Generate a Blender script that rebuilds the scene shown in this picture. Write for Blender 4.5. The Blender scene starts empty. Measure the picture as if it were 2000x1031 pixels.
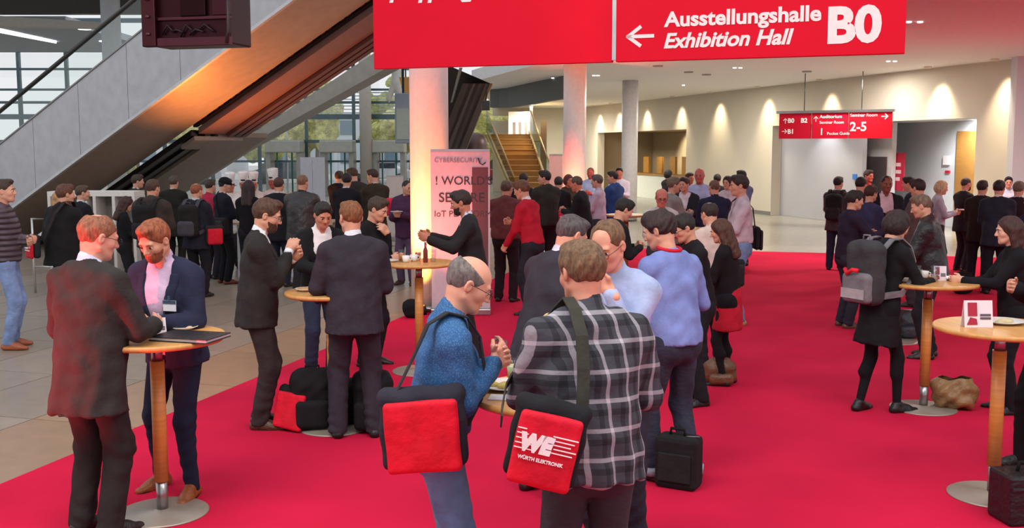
import bpy, math, random
import numpy as np
from math import pi, sin, cos, radians as R

# ------------------------------------------------------------------ camera, sky, lamps, exposure
SC = bpy.context.scene
COL = SC.collection
F, CX, CY, PITCH, H = 2050.0, 1000.0, 515.5, 0.10938, 2.2
cam = bpy.data.cameras.new('camera'); camo = bpy.data.objects.new('camera', cam); COL.objects.link(camo)
cam.sensor_width = 36.0; cam.lens = F / 2000.0 * 36.0; cam.clip_start = 0.1; cam.clip_end = 400
camo.location = (0, 0, H); camo.rotation_euler = (pi / 2 - PITCH, 0, 0)
SC.camera = camo
SC.view_settings.view_transform = 'Standard'; SC.view_settings.look = 'None'
SC.view_settings.gamma = 1.0; SC.view_settings.use_curve_mapping = False
SC.view_settings.exposure = 0.22
W = bpy.data.worlds.new('overcast_sky'); SC.world = W; W.use_nodes = True
wn = W.node_tree; bg = wn.nodes['Background']
wg = wn.nodes.new('ShaderNodeTexGradient'); wc = wn.nodes.new('ShaderNodeTexCoord')
wr_ = wn.nodes.new('ShaderNodeMapRange'); wsx = wn.nodes.new('ShaderNodeSeparateXYZ')
wmix = wn.nodes.new('ShaderNodeMix'); wmix.data_type = 'RGBA'
wn.links.new(wc.outputs['Generated'], wsx.inputs[0]); wn.links.new(wsx.outputs[2], wr_.inputs[0])
wn.links.new(wr_.outputs[0], wmix.inputs[0])
wmix.inputs[6].default_value = (0.93, 0.95, 0.97, 1); wmix.inputs[7].default_value = (0.86, 0.91, 1.0, 1)
wn.links.new(wmix.outputs[2], bg.inputs[0]); bg.inputs[1].default_value = 0.80
SC.cycles.max_bounces = 6; SC.cycles.diffuse_bounces = 3; SC.cycles.glossy_bounces = 3
SC.cycles.transparent_max_bounces = 40; SC.cycles.transmission_bounces = 4; SC.cycles.use_denoising = True
SC.cycles.caustics_reflective = False; SC.cycles.caustics_refractive = False

def area(name, loc, rot, size, power, col, sy=None):
    l = bpy.data.lights.new(name, 'AREA'); l.energy = power; l.color = col; l.size = size
    if sy: l.shape = 'RECTANGLE'; l.size_y = sy
    o = bpy.data.objects.new(name, l); COL.objects.link(o); o.location = loc; o.rotation_euler = rot
    return o
area('hall_fill_light', (-3.5, 2.5, 7.5), (R(14), 0, 0), 6, 420, (1, .90, .80), 3)  # unseen area lights added above the open hall as soft fill
area('hall_fill_light', (4.5, 2.0, 7.5), (R(14), 0, 0), 5, 260, (1, .90, .80), 3)

def spot(name, loc, target, power, col, ang=60, blend=.6, rad=.05):
    l = bpy.data.lights.new(name, 'SPOT'); l.energy = power; l.color = col; l.spot_size = R(ang)
    l.spot_blend = blend; l.shadow_soft_size = rad
    o = bpy.data.objects.new(name, l); COL.objects.link(o); o.location = loc
    from mathutils import Vector
    o.rotation_euler = (Vector(target) - Vector(loc)).to_track_quat('-Z', 'Y').to_euler()
    return o

# ------------------------------------------------------------------ picture -> place
def ray(px, py):
    xc = (px - CX) / F; yc = (CY - py) / F
    return np.array([xc, cos(PITCH) + yc * sin(PITCH), -sin(PITCH) + yc * cos(PITCH)])
def P(px, py, Y):
    d = ray(px, py); d = d * (Y / d[1]); return np.array([d[0], d[1], d[2] + H])
def G(px, py, z=0.0):
    d = ray(px, py); d = d * ((z - H) / d[2]); return np.array([d[0], d[1], z])

# ------------------------------------------------------------------ materials
def lin(c):
    if isinstance(c, str):
        c = [int(c[i:i + 2], 16) / 255 for i in (0, 2, 4)]
    return tuple((v / 12.92 if v <= .04045 else ((v + .055) / 1.055) ** 2.4) for v in c[:3]) + (1,)
MC = {}
def mat(col, kind='cloth', rough=None):
    key = (col, kind, rough)
    if key in MC: return MC[key]
    m = bpy.data.materials.new(kind); m.use_nodes = True; MC[key] = m
    nt = m.node_tree; N = nt.nodes; L = nt.links; b = N['Principled BSDF']
    c = lin(col)
    rg = {'cloth': .9, 'denim': .9, 'knit': .95, 'plaid': .9, 'dots': .9, 'puffer': .55, 'leather': .42, 'skin': .5, 'hair': .65,
          'wood': .38, 'metal': .32, 'brushed': .42, 'plastic': .4, 'paint': .6, 'carpet': 1, 'tile': .3, 'gloss': .18, 'glass': .05,
          'leaf': .8, 'wall': .85, 'emit': .5, 'plate': .2}.get(kind, .7)
    b.inputs['Roughness'].default_value = rough if rough is not None else rg
    b.inputs['Base Color'].default_value = c
    if kind == 'emit':
        b.inputs['Emission Color'].default_value = c; b.inputs['Emission Strength'].default_value = 3.0; return m
    if kind == 'glass':
        t = N.new('ShaderNodeBsdfTransparent'); g = N.new('ShaderNodeBsdfGlossy'); mx = N.new('ShaderNodeMixShader')
        mx.inputs[0].default_value = .05
        t.inputs[0].default_value = c; g.inputs['Roughness'].default_value = .03
        L.new(t.outputs[0], mx.inputs[1]); L.new(g.outputs[0], mx.inputs[2])
        L.new(mx.outputs[0], N['Material Output'].inputs[0]); return m
    tc = N.new('ShaderNodeTexCoord'); O = tc.outputs['Object']
    def noise(scale, detail=2, vec=O, stretch=None):
        n = N.new('ShaderNodeTexNoise'); n.inputs['Scale'].default_value = scale; n.inputs['Detail'].default_value = detail
        if stretch:
            mp = N.new('ShaderNodeMapping'); mp.inputs['Scale'].default_value = stretch
            L.new(vec, mp.inputs[0]); vec = mp.outputs[0]
        L.new(vec, n.inputs['Vector']); return n.outputs[0]
    def mixc(fac, a, bb, lo=.3, hi=.7):
        mr = N.new('ShaderNodeMapRange'); mr.inputs[1].default_value = lo; mr.inputs[2].default_value = hi
        L.new(fac, mr.inputs[0]); mx = N.new('ShaderNodeMix'); mx.data_type = 'RGBA'; L.new(mr.outputs[0], mx.inputs[0])
        for s, v in ((6, a), (7, bb)):
            if hasattr(v, 'links'): L.new(v, mx.inputs[s])
            else: mx.inputs[s].default_value = v
        return mx.outputs[2]
    def sc(f): return tuple(min(1, v * f) for v in c[:3]) + (1,)
    def bump(h, dist, st=.5):
        bp = N.new('ShaderNodeBump'); bp.inputs['Strength'].default_value = st; bp.inputs['Distance'].default_value = dist
        L.new(h, bp.inputs['Height']); L.new(bp.outputs[0], b.inputs['Normal'])
    def math_(op, a, v=None):
        n = N.new('ShaderNodeMath'); n.operation = op
        for i, x in enumerate((a, v)):
            if x is None: continue
            if hasattr(x, 'links'): L.new(x, n.inputs[i])
            else: n.inputs[i].default_value = x
        return n.outputs[0]
    BC = b.inputs['Base Color']
    if kind in ('cloth', 'knit', 'puffer', 'leather'):
        L.new(mixc(noise(9, 3), sc(.82), sc(1.15)), BC)
        if kind == 'cloth': bump(noise(14, 4), .02, .5); b.inputs['Specular IOR Level'].default_value = .25
        if kind == 'knit': bump(noise(160, 2, O, (1, 1, .4)), .004, .6); b.inputs['Specular IOR Level'].default_value = .2
        if kind == 'leather': bump(noise(22, 4), .02, .6)
        if kind == 'puffer':
            sx = N.new('ShaderNodeSeparateXYZ'); L.new(O, sx.inputs[0])
            w = math_('ABSOLUTE', math_('SINE', math_('MULTIPLY', sx.outputs[2], 52)))
            bump(w, .03, .9)
    elif kind == 'denim':
        L.new(mixc(noise(7, 4), sc(.7), sc(1.35)), BC); bump(noise(26, 3, O, (1, 1, 1.6)), .012, .5)
    elif kind == 'plaid':
        sx = N.new('ShaderNodeSeparateXYZ'); L.new(O, sx.inputs[0])
        def stripes(coord, per, lo, hi, ph=0):
            fr = math_('FRACT', math_('ADD', math_('DIVIDE', coord, per), ph))
            return math_('MULTIPLY', math_('GREATER_THAN', fr, lo), math_('LESS_THAN', fr, hi))
        xx = math_('ADD', sx.outputs[0], math_('MULTIPLY', sx.outputs[1], .55))
        zz = math_('ADD', sx.outputs[2], math_('MULTIPLY', sx.outputs[1], .1))
        wide = math_('ADD', stripes(xx, .105, .42, .58), stripes(zz, .115, .42, .57))
        dark = math_('ADD', stripes(xx, .105, .0, .22), stripes(zz, .115, .0, .22))
        c1 = mixc(dark, lin('3c3e48'), lin('15171f'), 0, 1.6)
        L.new(mixc(wide, c1, lin('b4b0ba'), 0, 1.9), BC); bump(noise(14, 4), .02, .5)
    elif kind == 'dots':
        v = N.new('ShaderNodeTexVoronoi'); v.inputs['Scale'].default_value = 130; L.new(O, v.inputs['Vector'])
        mx = mixc(v.outputs['Distance'], lin('4c7aaa'), c, .25, .45); L.new(mx, BC); bump(noise(14, 4), .02, .5)
    elif kind == 'skin':
        L.new(mixc(noise(18, 3), sc(.9), sc(1.08)), BC); b.inputs['Subsurface Weight'].default_value = .0
    elif kind == 'hair':
        L.new(mixc(noise(60, 4, O, (1, 1, .35)), sc(.55), sc(1.5)), BC); bump(noise(90, 3, O, (1, 1, .25)), .012, .8)
    elif kind == 'wood':
        g = noise(3.2, 5, O, (9, 1.2, 1.2) if rough is None else (1, 1, 14))
        L.new(mixc(g, sc(.85), sc(1.1)), BC)
    elif kind in ('metal', 'brushed'):
        b.inputs['Metallic'].default_value = .92 if kind == 'metal' else .45
        L.new(mixc(noise(5, 3), sc(.9), sc(1.05)), BC)
        if kind == 'brushed': bump(noise(1.3, 1), .05, .12)
    elif kind == 'carpet':
        f1 = mixc(noise(.9, 3), sc(.86), sc(1.1)); L.new(f1, BC); bump(noise(420, 2), .004, .5)
        b.inputs['Specular IOR Level'].default_value = .1
    elif kind == 'tile':
        oi = N.new('ShaderNodeObjectInfo')
        a = mixc(oi.outputs['Random'], sc(.86), sc(1.08), 0, 1)
        mx = N.new('ShaderNodeMix'); mx.data_type = 'RGBA'; mx.blend_type = 'MULTIPLY'; mx.inputs[0].default_value = .5
        L.new(a, mx.inputs[6]); L.new(mixc(noise(6, 5), (.7, .7, .7, 1), (1, 1, 1, 1)), mx.inputs[7]); L.new(mx.outputs[2], BC)
    elif kind == 'wall':
        L.new(mixc(noise(.6, 4), sc(.94), sc(1.04)), BC); bump(noise(30, 3), .004, .3)
    elif kind == 'signred':
        b.inputs['Specular IOR Level'].default_value = .12; L.new(mixc(noise(3, 2), sc(.98), sc(1.02)), BC)
    elif kind == 'leaf':
        L.new(mixc(noise(3, 4), sc(.6), sc(1.35)), BC); bump(noise(9, 5), .2, 1)
    else:
        L.new(mixc(noise(12, 2), sc(.95), sc(1.04)), BC)
    return m

# ------------------------------------------------------------------ objects
def setp(o, label=None, cat=None, group=None, kind=None):
    for k, v in (('label', label), ('category', cat), ('group', group), ('kind', kind)):
        if v: o[k] = v
    return o
def empty(name, loc, rz=0, label=None, cat=None, group=None, kind=None):
    o = bpy.data.objects.new(name, None); COL.objects.link(o); o.location = tuple(map(float, loc)); o.rotation_euler = (0, 0, rz)
    o.empty_display_size = .1
    return setp(o, label, cat, group, kind)
def mesh_np(name, v, q, m, parent=None, smooth=True, nper=4):
    me = bpy.data.meshes.new(name); v = np.ascontiguousarray(v, dtype=np.float32); q = np.ascontiguousarray(q, dtype=np.int32)
    me.vertices.add(len(v)); me.vertices.foreach_set('co', v.ravel())
    me.loops.add(q.size); me.loops.foreach_set('vertex_index', q.ravel())
    me.polygons.add(len(q)); me.polygons.foreach_set('loop_start', np.arange(len(q), dtype=np.int32) * nper)
    me.polygons.foreach_set('use_smooth', np.full(len(q), smooth))
    me.update(calc_edges=True); me.materials.append(m)
    o = bpy.data.objects.new(name, me); COL.objects.link(o)
    if parent is not None: o.parent = parent
    return o
class MB:
    """collects simple shapes of one mesh"""
    def __init__(s): s.v = []; s.f = []; s.sm = []; s.mi = []; s.cur = 0
    def add(s, v, f, smooth=False):
        n = len(s.v); s.v += [tuple(map(float, p)) for p in v]; s.f += [tuple(i + n for i in q) for q in f]
        s.sm += [smooth] * len(f); s.mi += [s.cur] * len(f)
    def hexa(s, p8):
        s.add(p8, [(0, 3, 2, 1), (4, 5, 6, 7), (0, 1, 5, 4), (1, 2, 6, 5), (2, 3, 7, 6), (3, 0, 4, 7)])
    def box(s, a, b):
        x0, y0, z0 = a; x1, y1, z1 = b
        s.hexa([(x0, y0, z0), (x1, y0, z0), (x1, y1, z0), (x0, y1, z0), (x0, y0, z1), (x1, y0, z1), (x1, y1, z1), (x0, y1, z1)])
    def quadbox(s, p4, t):
        """four corner points (any plane) pushed out by the vector t"""
        p = [np.array(q, float) for q in p4]; t = np.array(t, float); s.hexa(p + [q + t for q in p])
    def lathe(s, prof, seg=24, c=(0, 0, 0), sx=1, sy=1, smooth=True):
        v = []
        for r, z in prof:
            for i in range(seg):
                a = 2 * pi * i / seg; v.append((c[0] + r * cos(a) * sx, c[1] + r * sin(a) * sy, c[2] + z))
        f = []
        for j in range(len(prof) - 1):
            for i in range(seg):
                k = (i + 1) % seg; f.append((j * seg + i, j * seg + k, (j + 1) * seg + k, (j + 1) * seg + i))
        f.append(tuple(range(seg))[::-1]); f.append(tuple((len(prof) - 1) * seg + i for i in range(seg)))
        n0 = len(s.f); s.add(v, f, smooth); s.sm[-1] = s.sm[-2] = False
    def tube(s, pts, r, seg=8, closed=False, flat=None):
        pts = [np.array(p, float) for p in pts]; n = len(pts); v = []
        up = np.array([0, 0, 1.0]); prev = None
        for i, p in enumerate(pts):
            a = pts[(i - 1) % n] if (closed or i > 0) else p; b = pts[(i + 1) % n] if (closed or i < n - 1) else p
            t = b - a; t /= max(1e-9, np.linalg.norm(t))
            if prev is None:
                u = np.cross(t, up)
                if np.linalg.norm(u) < .1: u = np.cross(t, (0, 1.0, 0))
            else: u = prev - t * prev.dot(t)
            u /= np.linalg.norm(u); prev = u; w = np.cross(t, u)
            rr = r[i] if isinstance(r, (list, tuple)) else r
            for k in range(seg):
                an = 2 * pi * k / seg; v.append(p + (u * cos(an) + w * sin(an)) * rr)
        f = []
        for i in range(n if closed else n - 1):
            for k in range(seg):
                i2 = (i + 1) % n; k2 = (k + 1) % seg
                f.append((i * seg + k, i * seg + k2, i2 * seg + k2, i2 * seg + k))
        if not closed: f.append(tuple(range(seg))[::-1]); f.append(tuple((n - 1) * seg + k for k in range(seg)))
        s.add(v, f, True)
    def ribbon(s, pts, nrm, w, t):
        """strap: width direction from nrm (outward normals), thickness t"""
        pts = [np.array(p, float) for p in pts]; v = []
        for i, p in enumerate(pts):
            a = pts[max(0, i - 1)]; b = pts[min(len(pts) - 1, i + 1)]; tg = b - a; tg /= np.linalg.norm(tg)
            nn = np.array(nrm[i] if isinstance(nrm, list) else nrm, float); sd = np.cross(tg, nn); sd /= max(1e-6, np.linalg.norm(sd))
            nn = np.cross(sd, tg)
            v += [p - sd * w / 2, p + sd * w / 2, p + sd * w / 2 + nn * t, p - sd * w / 2 + nn * t]
        f = []
        for i in range(len(pts) - 1):
            for k in range(4):
                k2 = (k + 1) % 4; f.append((i * 4 + k, i * 4 + k2, i * 4 + 4 + k2, i * 4 + 4 + k))
        e = (len(pts) - 1) * 4; f += [(3, 2, 1, 0), (e, e + 1, e + 2, e + 3)]
        s.add(v, f, False)
    def build(s, name, m, parent=None, label=None, bevel=0, **kw):
        me = bpy.data.meshes.new(name); me.from_pydata(s.v, [], s.f)
        me.polygons.foreach_set('use_smooth', s.sm)
        for mm in (m if isinstance(m, (list, tuple)) else [m]): me.materials.append(mm)
        me.polygons.foreach_set('material_index', s.mi); me.update()
        o = bpy.data.objects.new(name, me); COL.objects.link(o)
        if parent is not None: o.parent = parent
        if bevel:
            b = o.modifiers.new('bevel', 'BEVEL'); b.width = bevel; b.segments = 2; b.limit_method = 'ANGLE'
        return setp(o, label, **kw)
TEXTS = []
def text(s, size, loc, m, parent, bold=0.0, shear=0, align='LEFT', ext=.003, rot=(pi / 2, 0, 0), name='lettering', sx=1.0):
    c = bpy.data.curves.new(name, 'FONT'); c.body = s; c.size = size; c.extrude = ext; c.offset = bold; c.shear = shear
    c.align_x = align; c.resolution_u = 4; c.materials.append(m)
    o = bpy.data.objects.new('type', c); COL.objects.link(o); TEXTS.append((o, name, m, parent, loc, rot, sx)); return o
def letters_to_mesh():
    dg = bpy.context.evaluated_depsgraph_get()
    for o, name, m, parent, loc, rot, sx in TEXTS:
        me = bpy.data.meshes.new_from_object(o.evaluated_get(dg)); me.name = name
        if not me.materials: me.materials.append(m)
        n = bpy.data.objects.new(name, me); COL.objects.link(n); n.parent = parent; n.location = loc; n.rotation_euler = rot; n.scale = (sx, 1, 1)
    for t in TEXTS: bpy.data.objects.remove(t[0])
    TEXTS.clear()

# ------------------------------------------------------------------ implicit surfaces (continuous bodies and garments)
V = lambda *a: np.array(a, float)
class Fld:
    def __init__(s, lo, hi, h):
        s.h = h; s.o = np.array(lo, float) - h; n = np.ceil((np.array(hi) - s.o) / h).astype(int) + 2
        s.ax = [s.o[i] + h * np.arange(n[i]) for i in range(3)]; s.f = np.full(n, 9.0, np.float32)
    def win(s, lo, hi):
        sl = []
        for i in range(3):
            a = max(0, int((lo[i] - s.o[i]) / s.h)); b = min(len(s.ax[i]), int((hi[i] - s.o[i]) / s.h) + 2); sl.append(slice(a, max(a, b)))
        X = s.ax[0][sl[0]][:, None, None].astype(np.float32); Y = s.ax[1][sl[1]][None, :, None].astype(np.float32); Z = s.ax[2][sl[2]][None, None, :].astype(np.float32)
        return tuple(sl), X, Y, Z
    def mix(s, sl, d, k):
        f = s.f[sl]
        if not f.size: return
        h = np.clip(.5 + .5 * (d - f) / k, 0, 1); s.f[sl] = d * (1 - h) + f * h - k * h * (1 - h)
    def cone(s, a, b, ra, rb, k=.02, flat=None):
        a = np.array(a, float); b = np.array(b, float); p = max(ra, rb) + k + 2.5 * s.h
        sl, X, Y, Z = s.win(np.minimum(a, b) - p, np.maximum(a, b) + p)
        ba = b - a; L2 = max(1e-9, ba.dot(ba)); x = X - a[0]; y = Y - a[1]; z = Z - a[2]
        t = np.clip((x * ba[0] + y * ba[1] + z * ba[2]) / L2, 0, 1)
        x = x - t * ba[0]; y = y - t * ba[1]; z = z - t * ba[2]; q = 1
        if flat is not None:
            n, q = flat; dn = (x * n[0] + y * n[1] + z * n[2]) * (q - 1); x = x + dn * n[0]; y = y + dn * n[1]; z = z + dn * n[2]
        d = np.sqrt(x * x + y * y + z * z) - (ra + t * (rb - ra)); s.mix(sl, d / (q ** .5), k)
    def ell_d(s, X, Y, Z, c, r, M=None):
        x = X - c[0]; y = Y - c[1]; z = Z - c[2]
        if M is not None:
            x, y, z = (M[0][0] * x + M[1][0] * y + M[2][0] * z, M[0][1] * x + M[1][1] * y + M[2][1] * z, M[0][2] * x + M[1][2] * y + M[2][2] * z)
        k0 = np.sqrt((x / r[0]) ** 2 + (y / r[1]) ** 2 + (z / r[2]) ** 2)
        k1 = np.sqrt((x / r[0] ** 2) ** 2 + (y / r[1] ** 2) ** 2 + (z / r[2] ** 2) ** 2) + 1e-6
        return k0 * (k0 - 1) / k1
    def ell(s, c, r, k=.02, M=None, sub=False):
        c = np.array(c, float); p = max(r) + k + 2.5 * s.h; sl, X, Y, Z = s.win(c - p, c + p)
        d = s.ell_d(X, Y, Z, c, r, M)
        if sub:
            f = s.f[sl]; h = np.clip(.5 - .5 * (f + d) / k, 0, 1); s.f[sl] = f * (1 - h) - d * h + k * h * (1 - h)
        else: s.mix(sl, d, k)
    def rbox(s, c, hf, r, k=.02, M=None):
        c = np.array(c, float); p = float(np.linalg.norm(hf)) + k + 2.5 * s.h; sl, X, Y, Z = s.win(c - p, c + p)
        x = X - c[0]; y = Y - c[1]; z = Z - c[2]
        if M is not None:
            x, y, z = (M[0][0] * x + M[1][0] * y + M[2][0] * z, M[0][1] * x + M[1][1] * y + M[2][1] * z, M[0][2] * x + M[1][2] * y + M[2][2] * z)
        x = np.abs(x) - hf[0] + r; y = np.abs(y) - hf[1] + r; z = np.abs(z) - hf[2] + r
        x, y, z = np.broadcast_arrays(x, y, z)
        d = np.sqrt(np.maximum(x, 0) ** 2 + np.maximum(y, 0) ** 2 + np.maximum(z, 0) ** 2) + np.minimum(np.maximum(np.maximum(x, y), z), 0) - r
        s.mix(sl, d.astype(np.float32), k)
    def cut(s, fn, Mi=None, org=None):
        X, Y, Z = s.ax[0][:, None, None], s.ax[1][None, :, None], s.ax[2][None, None, :]
        if Mi is not None:   # lean about x: bring into the torso frame
            c, si = Mi; y = Y - org[1]; z = Z - org[2]; Y = y * c - z * si + org[1]; Z = y * si + z * c + org[2]
        s.f = np.maximum(s.f, fn(X, Y, Z).astype(np.float32))
    def mesh(s):
        f = s.f; neg = f < 0; n = np.array(f.shape)
        cnt = np.zeros(n - 1, np.int8)
        for i in (0, 1):
            for j in (0, 1):
                for k in (0, 1): cnt += neg[i:n[0] - 1 + i, j:n[1] - 1 + j, k:n[2] - 1 + k]
        act = (cnt > 0) & (cnt < 8); idx = np.full(act.shape, -1, np.int32); cells = np.argwhere(act); idx[act] = np.arange(len(cells))
        acc = np.zeros((len(cells), 3)); ct = np.zeros(len(cells))
        for e in range(12):
            axi = e // 4; u = e % 4; c0 = [0, 0, 0]; c0[(axi + 1) % 3] = u & 1; c0[(axi + 2) % 3] = u >> 1; c1 = list(c0); c1[axi] = 1
            f0 = f[cells[:, 0] + c0[0], cells[:, 1] + c0[1], cells[:, 2] + c0[2]]; f1 = f[cells[:, 0] + c1[0], cells[:, 1] + c1[1], cells[:, 2] + c1[2]]
            cr = (f0 < 0) != (f1 < 0); t = np.where(cr, f0 / np.where(cr, f0 - f1, 1), 0)
            p = np.array(c0)[None, :] + t[:, None] * (np.array(c1) - np.array(c0))[None, :]
            acc[cr] += p[cr]; ct[cr] += 1
        v = s.o + s.h * (cells + acc / ct[:, None]); Q = []
        for axi in range(3):
            b, c = (axi + 1) % 3, (axi + 2) % 3
            sl0 = [slice(None)] * 3; sl1 = [slice(None)] * 3; sl0[axi] = slice(0, -1); sl1[axi] = slice(1, None)
            for sl in (sl0, sl1): sl[b] = slice(1, -1); sl[c] = slice(1, -1)
            A = neg[tuple(sl0)]; B = neg[tuple(sl1)]; e = np.argwhere(A != B)
            if not len(e): continue
            inside = A[e[:, 0], e[:, 1], e[:, 2]]; base = e.copy(); base[:, b] += 1; base[:, c] += 1
            def ci(db, dc):
                g = base.copy(); g[:, b] += db; g[:, c] += dc; return idx[g[:, 0], g[:, 1], g[:, 2]]
            q = np.stack([ci(-1, -1), ci(0, -1), ci(0, 0), ci(-1, 0)], 1); q[~inside] = q[~inside][:, ::-1]; Q.append(q)
        q = np.concatenate(Q) if Q else np.zeros((0, 4), int)
        q = q[(q >= 0).all(1)]
        return v, q
def vnorm(v, q):
    n = np.cross(v[q[:, 2]] - v[q[:, 0]], v[q[:, 3]] - v[q[:, 1]]); out = np.zeros_like(v)
    for i in range(4):
        for a in range(3): out[:, a] += np.bincount(q[:, i], n[:, a], len(v))
    return out / (np.linalg.norm(out, axis=1)[:, None] + 1e-9)
def wrinkle(v, q, amp, seed=0, fr=1.0):
    n = vnorm(v, q); s = seed * 1.7; x, y, z = v[:, 0] * fr, v[:, 1] * fr, v[:, 2] * fr
    xw = x + .025 * np.sin(17 * z + s) ; zw = z + .03 * np.sin(13 * x + 9 * y + s)
    d = .5 * np.sin(30 * zw + 22 * xw + s) + .35 * np.sin(52 * zw - 31 * x + 20 * y + 2 * s) + .3 * np.sin(44 * xw + 38 * y + 15 * zw + s)
    return v + n * (amp * d)[:, None]
# ------------------------------------------------------------------ people
def rx(a):      # forward tilt by a
    c, s = cos(a), sin(a); return np.array([[1, 0, 0], [0, c, s], [0, -s, c]])
def rz(a):      # turn to own right by a
    c, s = cos(a), sin(a); return np.array([[c, s, 0], [-s, c, 0], [0, 0, 1]])
def ry(a):      # tilt towards own right
    c, s = cos(a), sin(a); return np.array([[c, 0, s], [0, 1, 0], [-s, 0, c]])
ARM = {'down': (.25, .04, .88), 'table': (.12, .36, 1.13), 'tableout': (.22, .36, 1.13), 'hold': (.07, .30, 1.20), 'mouth': (.05, .20, 1.40),
       'cross': (-.06, .20, 1.13), 'pocket': (.23, .06, .93), 'gest': (.20, .40, 1.27), 'reach': (.12, .46, 1.16), 'chin': (.04, .19, 1.38),
       'back': (.12, -.16, .98), 'low': (.10, .22, 1.02)}
PEOPLE = []
def hand(fl, Wp, d, side, curl, fat, k=.008, palm=None):
    d = d / np.linalg.norm(d)
    up = V(0, 0, 1) if abs(d[2]) < .8 else V(0, 1, 0)
    s = up - d * up.dot(d); s /= np.linalg.norm(s)
    n = V(-side, 0, -.35) if palm is None else V(*palm)
    n = n - d * n.dot(d) - s * n.dot(s)
    if np.linalg.norm(n) < .2: n = np.cross(d, s) * (-side)
    n /= np.linalg.norm(n); f2 = (n, 1.9)
    fl.cone(Wp - d * .03, Wp + d * .02, .028 * fat, .030 * fat, .015)
    fl.cone(Wp + d * .02 + s * .008, Wp + d * .082 + s * .016, .028 * fat, .030 * fat, .015, f2)
    fl.cone(Wp + d * .02 - s * .012, Wp + d * .074 - s * .018, .026 * fat, .026 * fat, .015, f2)
    for i, L in enumerate((.074, .083, .077, .060)):
        cu = curl * (1 + .1 * i); b = Wp + d * (.088 - .004 * abs(i - 1)) + s * (.031 - .0205 * i)
        d1 = d * cos(cu) + n * sin(cu); d2 = d * cos(2.1 * cu) + n * sin(2.1 * cu); d3 = d * cos(2.9 * cu) + n * sin(2.9 * cu)
        p1 = b + d1 * L * .45; p2 = p1 + d2 * L * .33; p3 = p2 + d3 * L * .22; r = .0088 * fat
        fl.cone(b - d * .01, p1, r * 1.05, r, .004); fl.cone(p1, p2, r, r * .93, .004); fl.cone(p2, p3, r * .93, r * .82, .004)
    t0 = Wp + d * .028 + s * .022; t1 = t0 + (d * .55 + s * .65 + n * .35) * .045; t2 = t1 + (d * .9 + s * .15 + n * .45) * .034
    fl.cone(t0, t1, .015 * fat, .0115 * fat, .010); fl.cone(t1, t2, .0115 * fat, .0088 * fat, .006)

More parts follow.
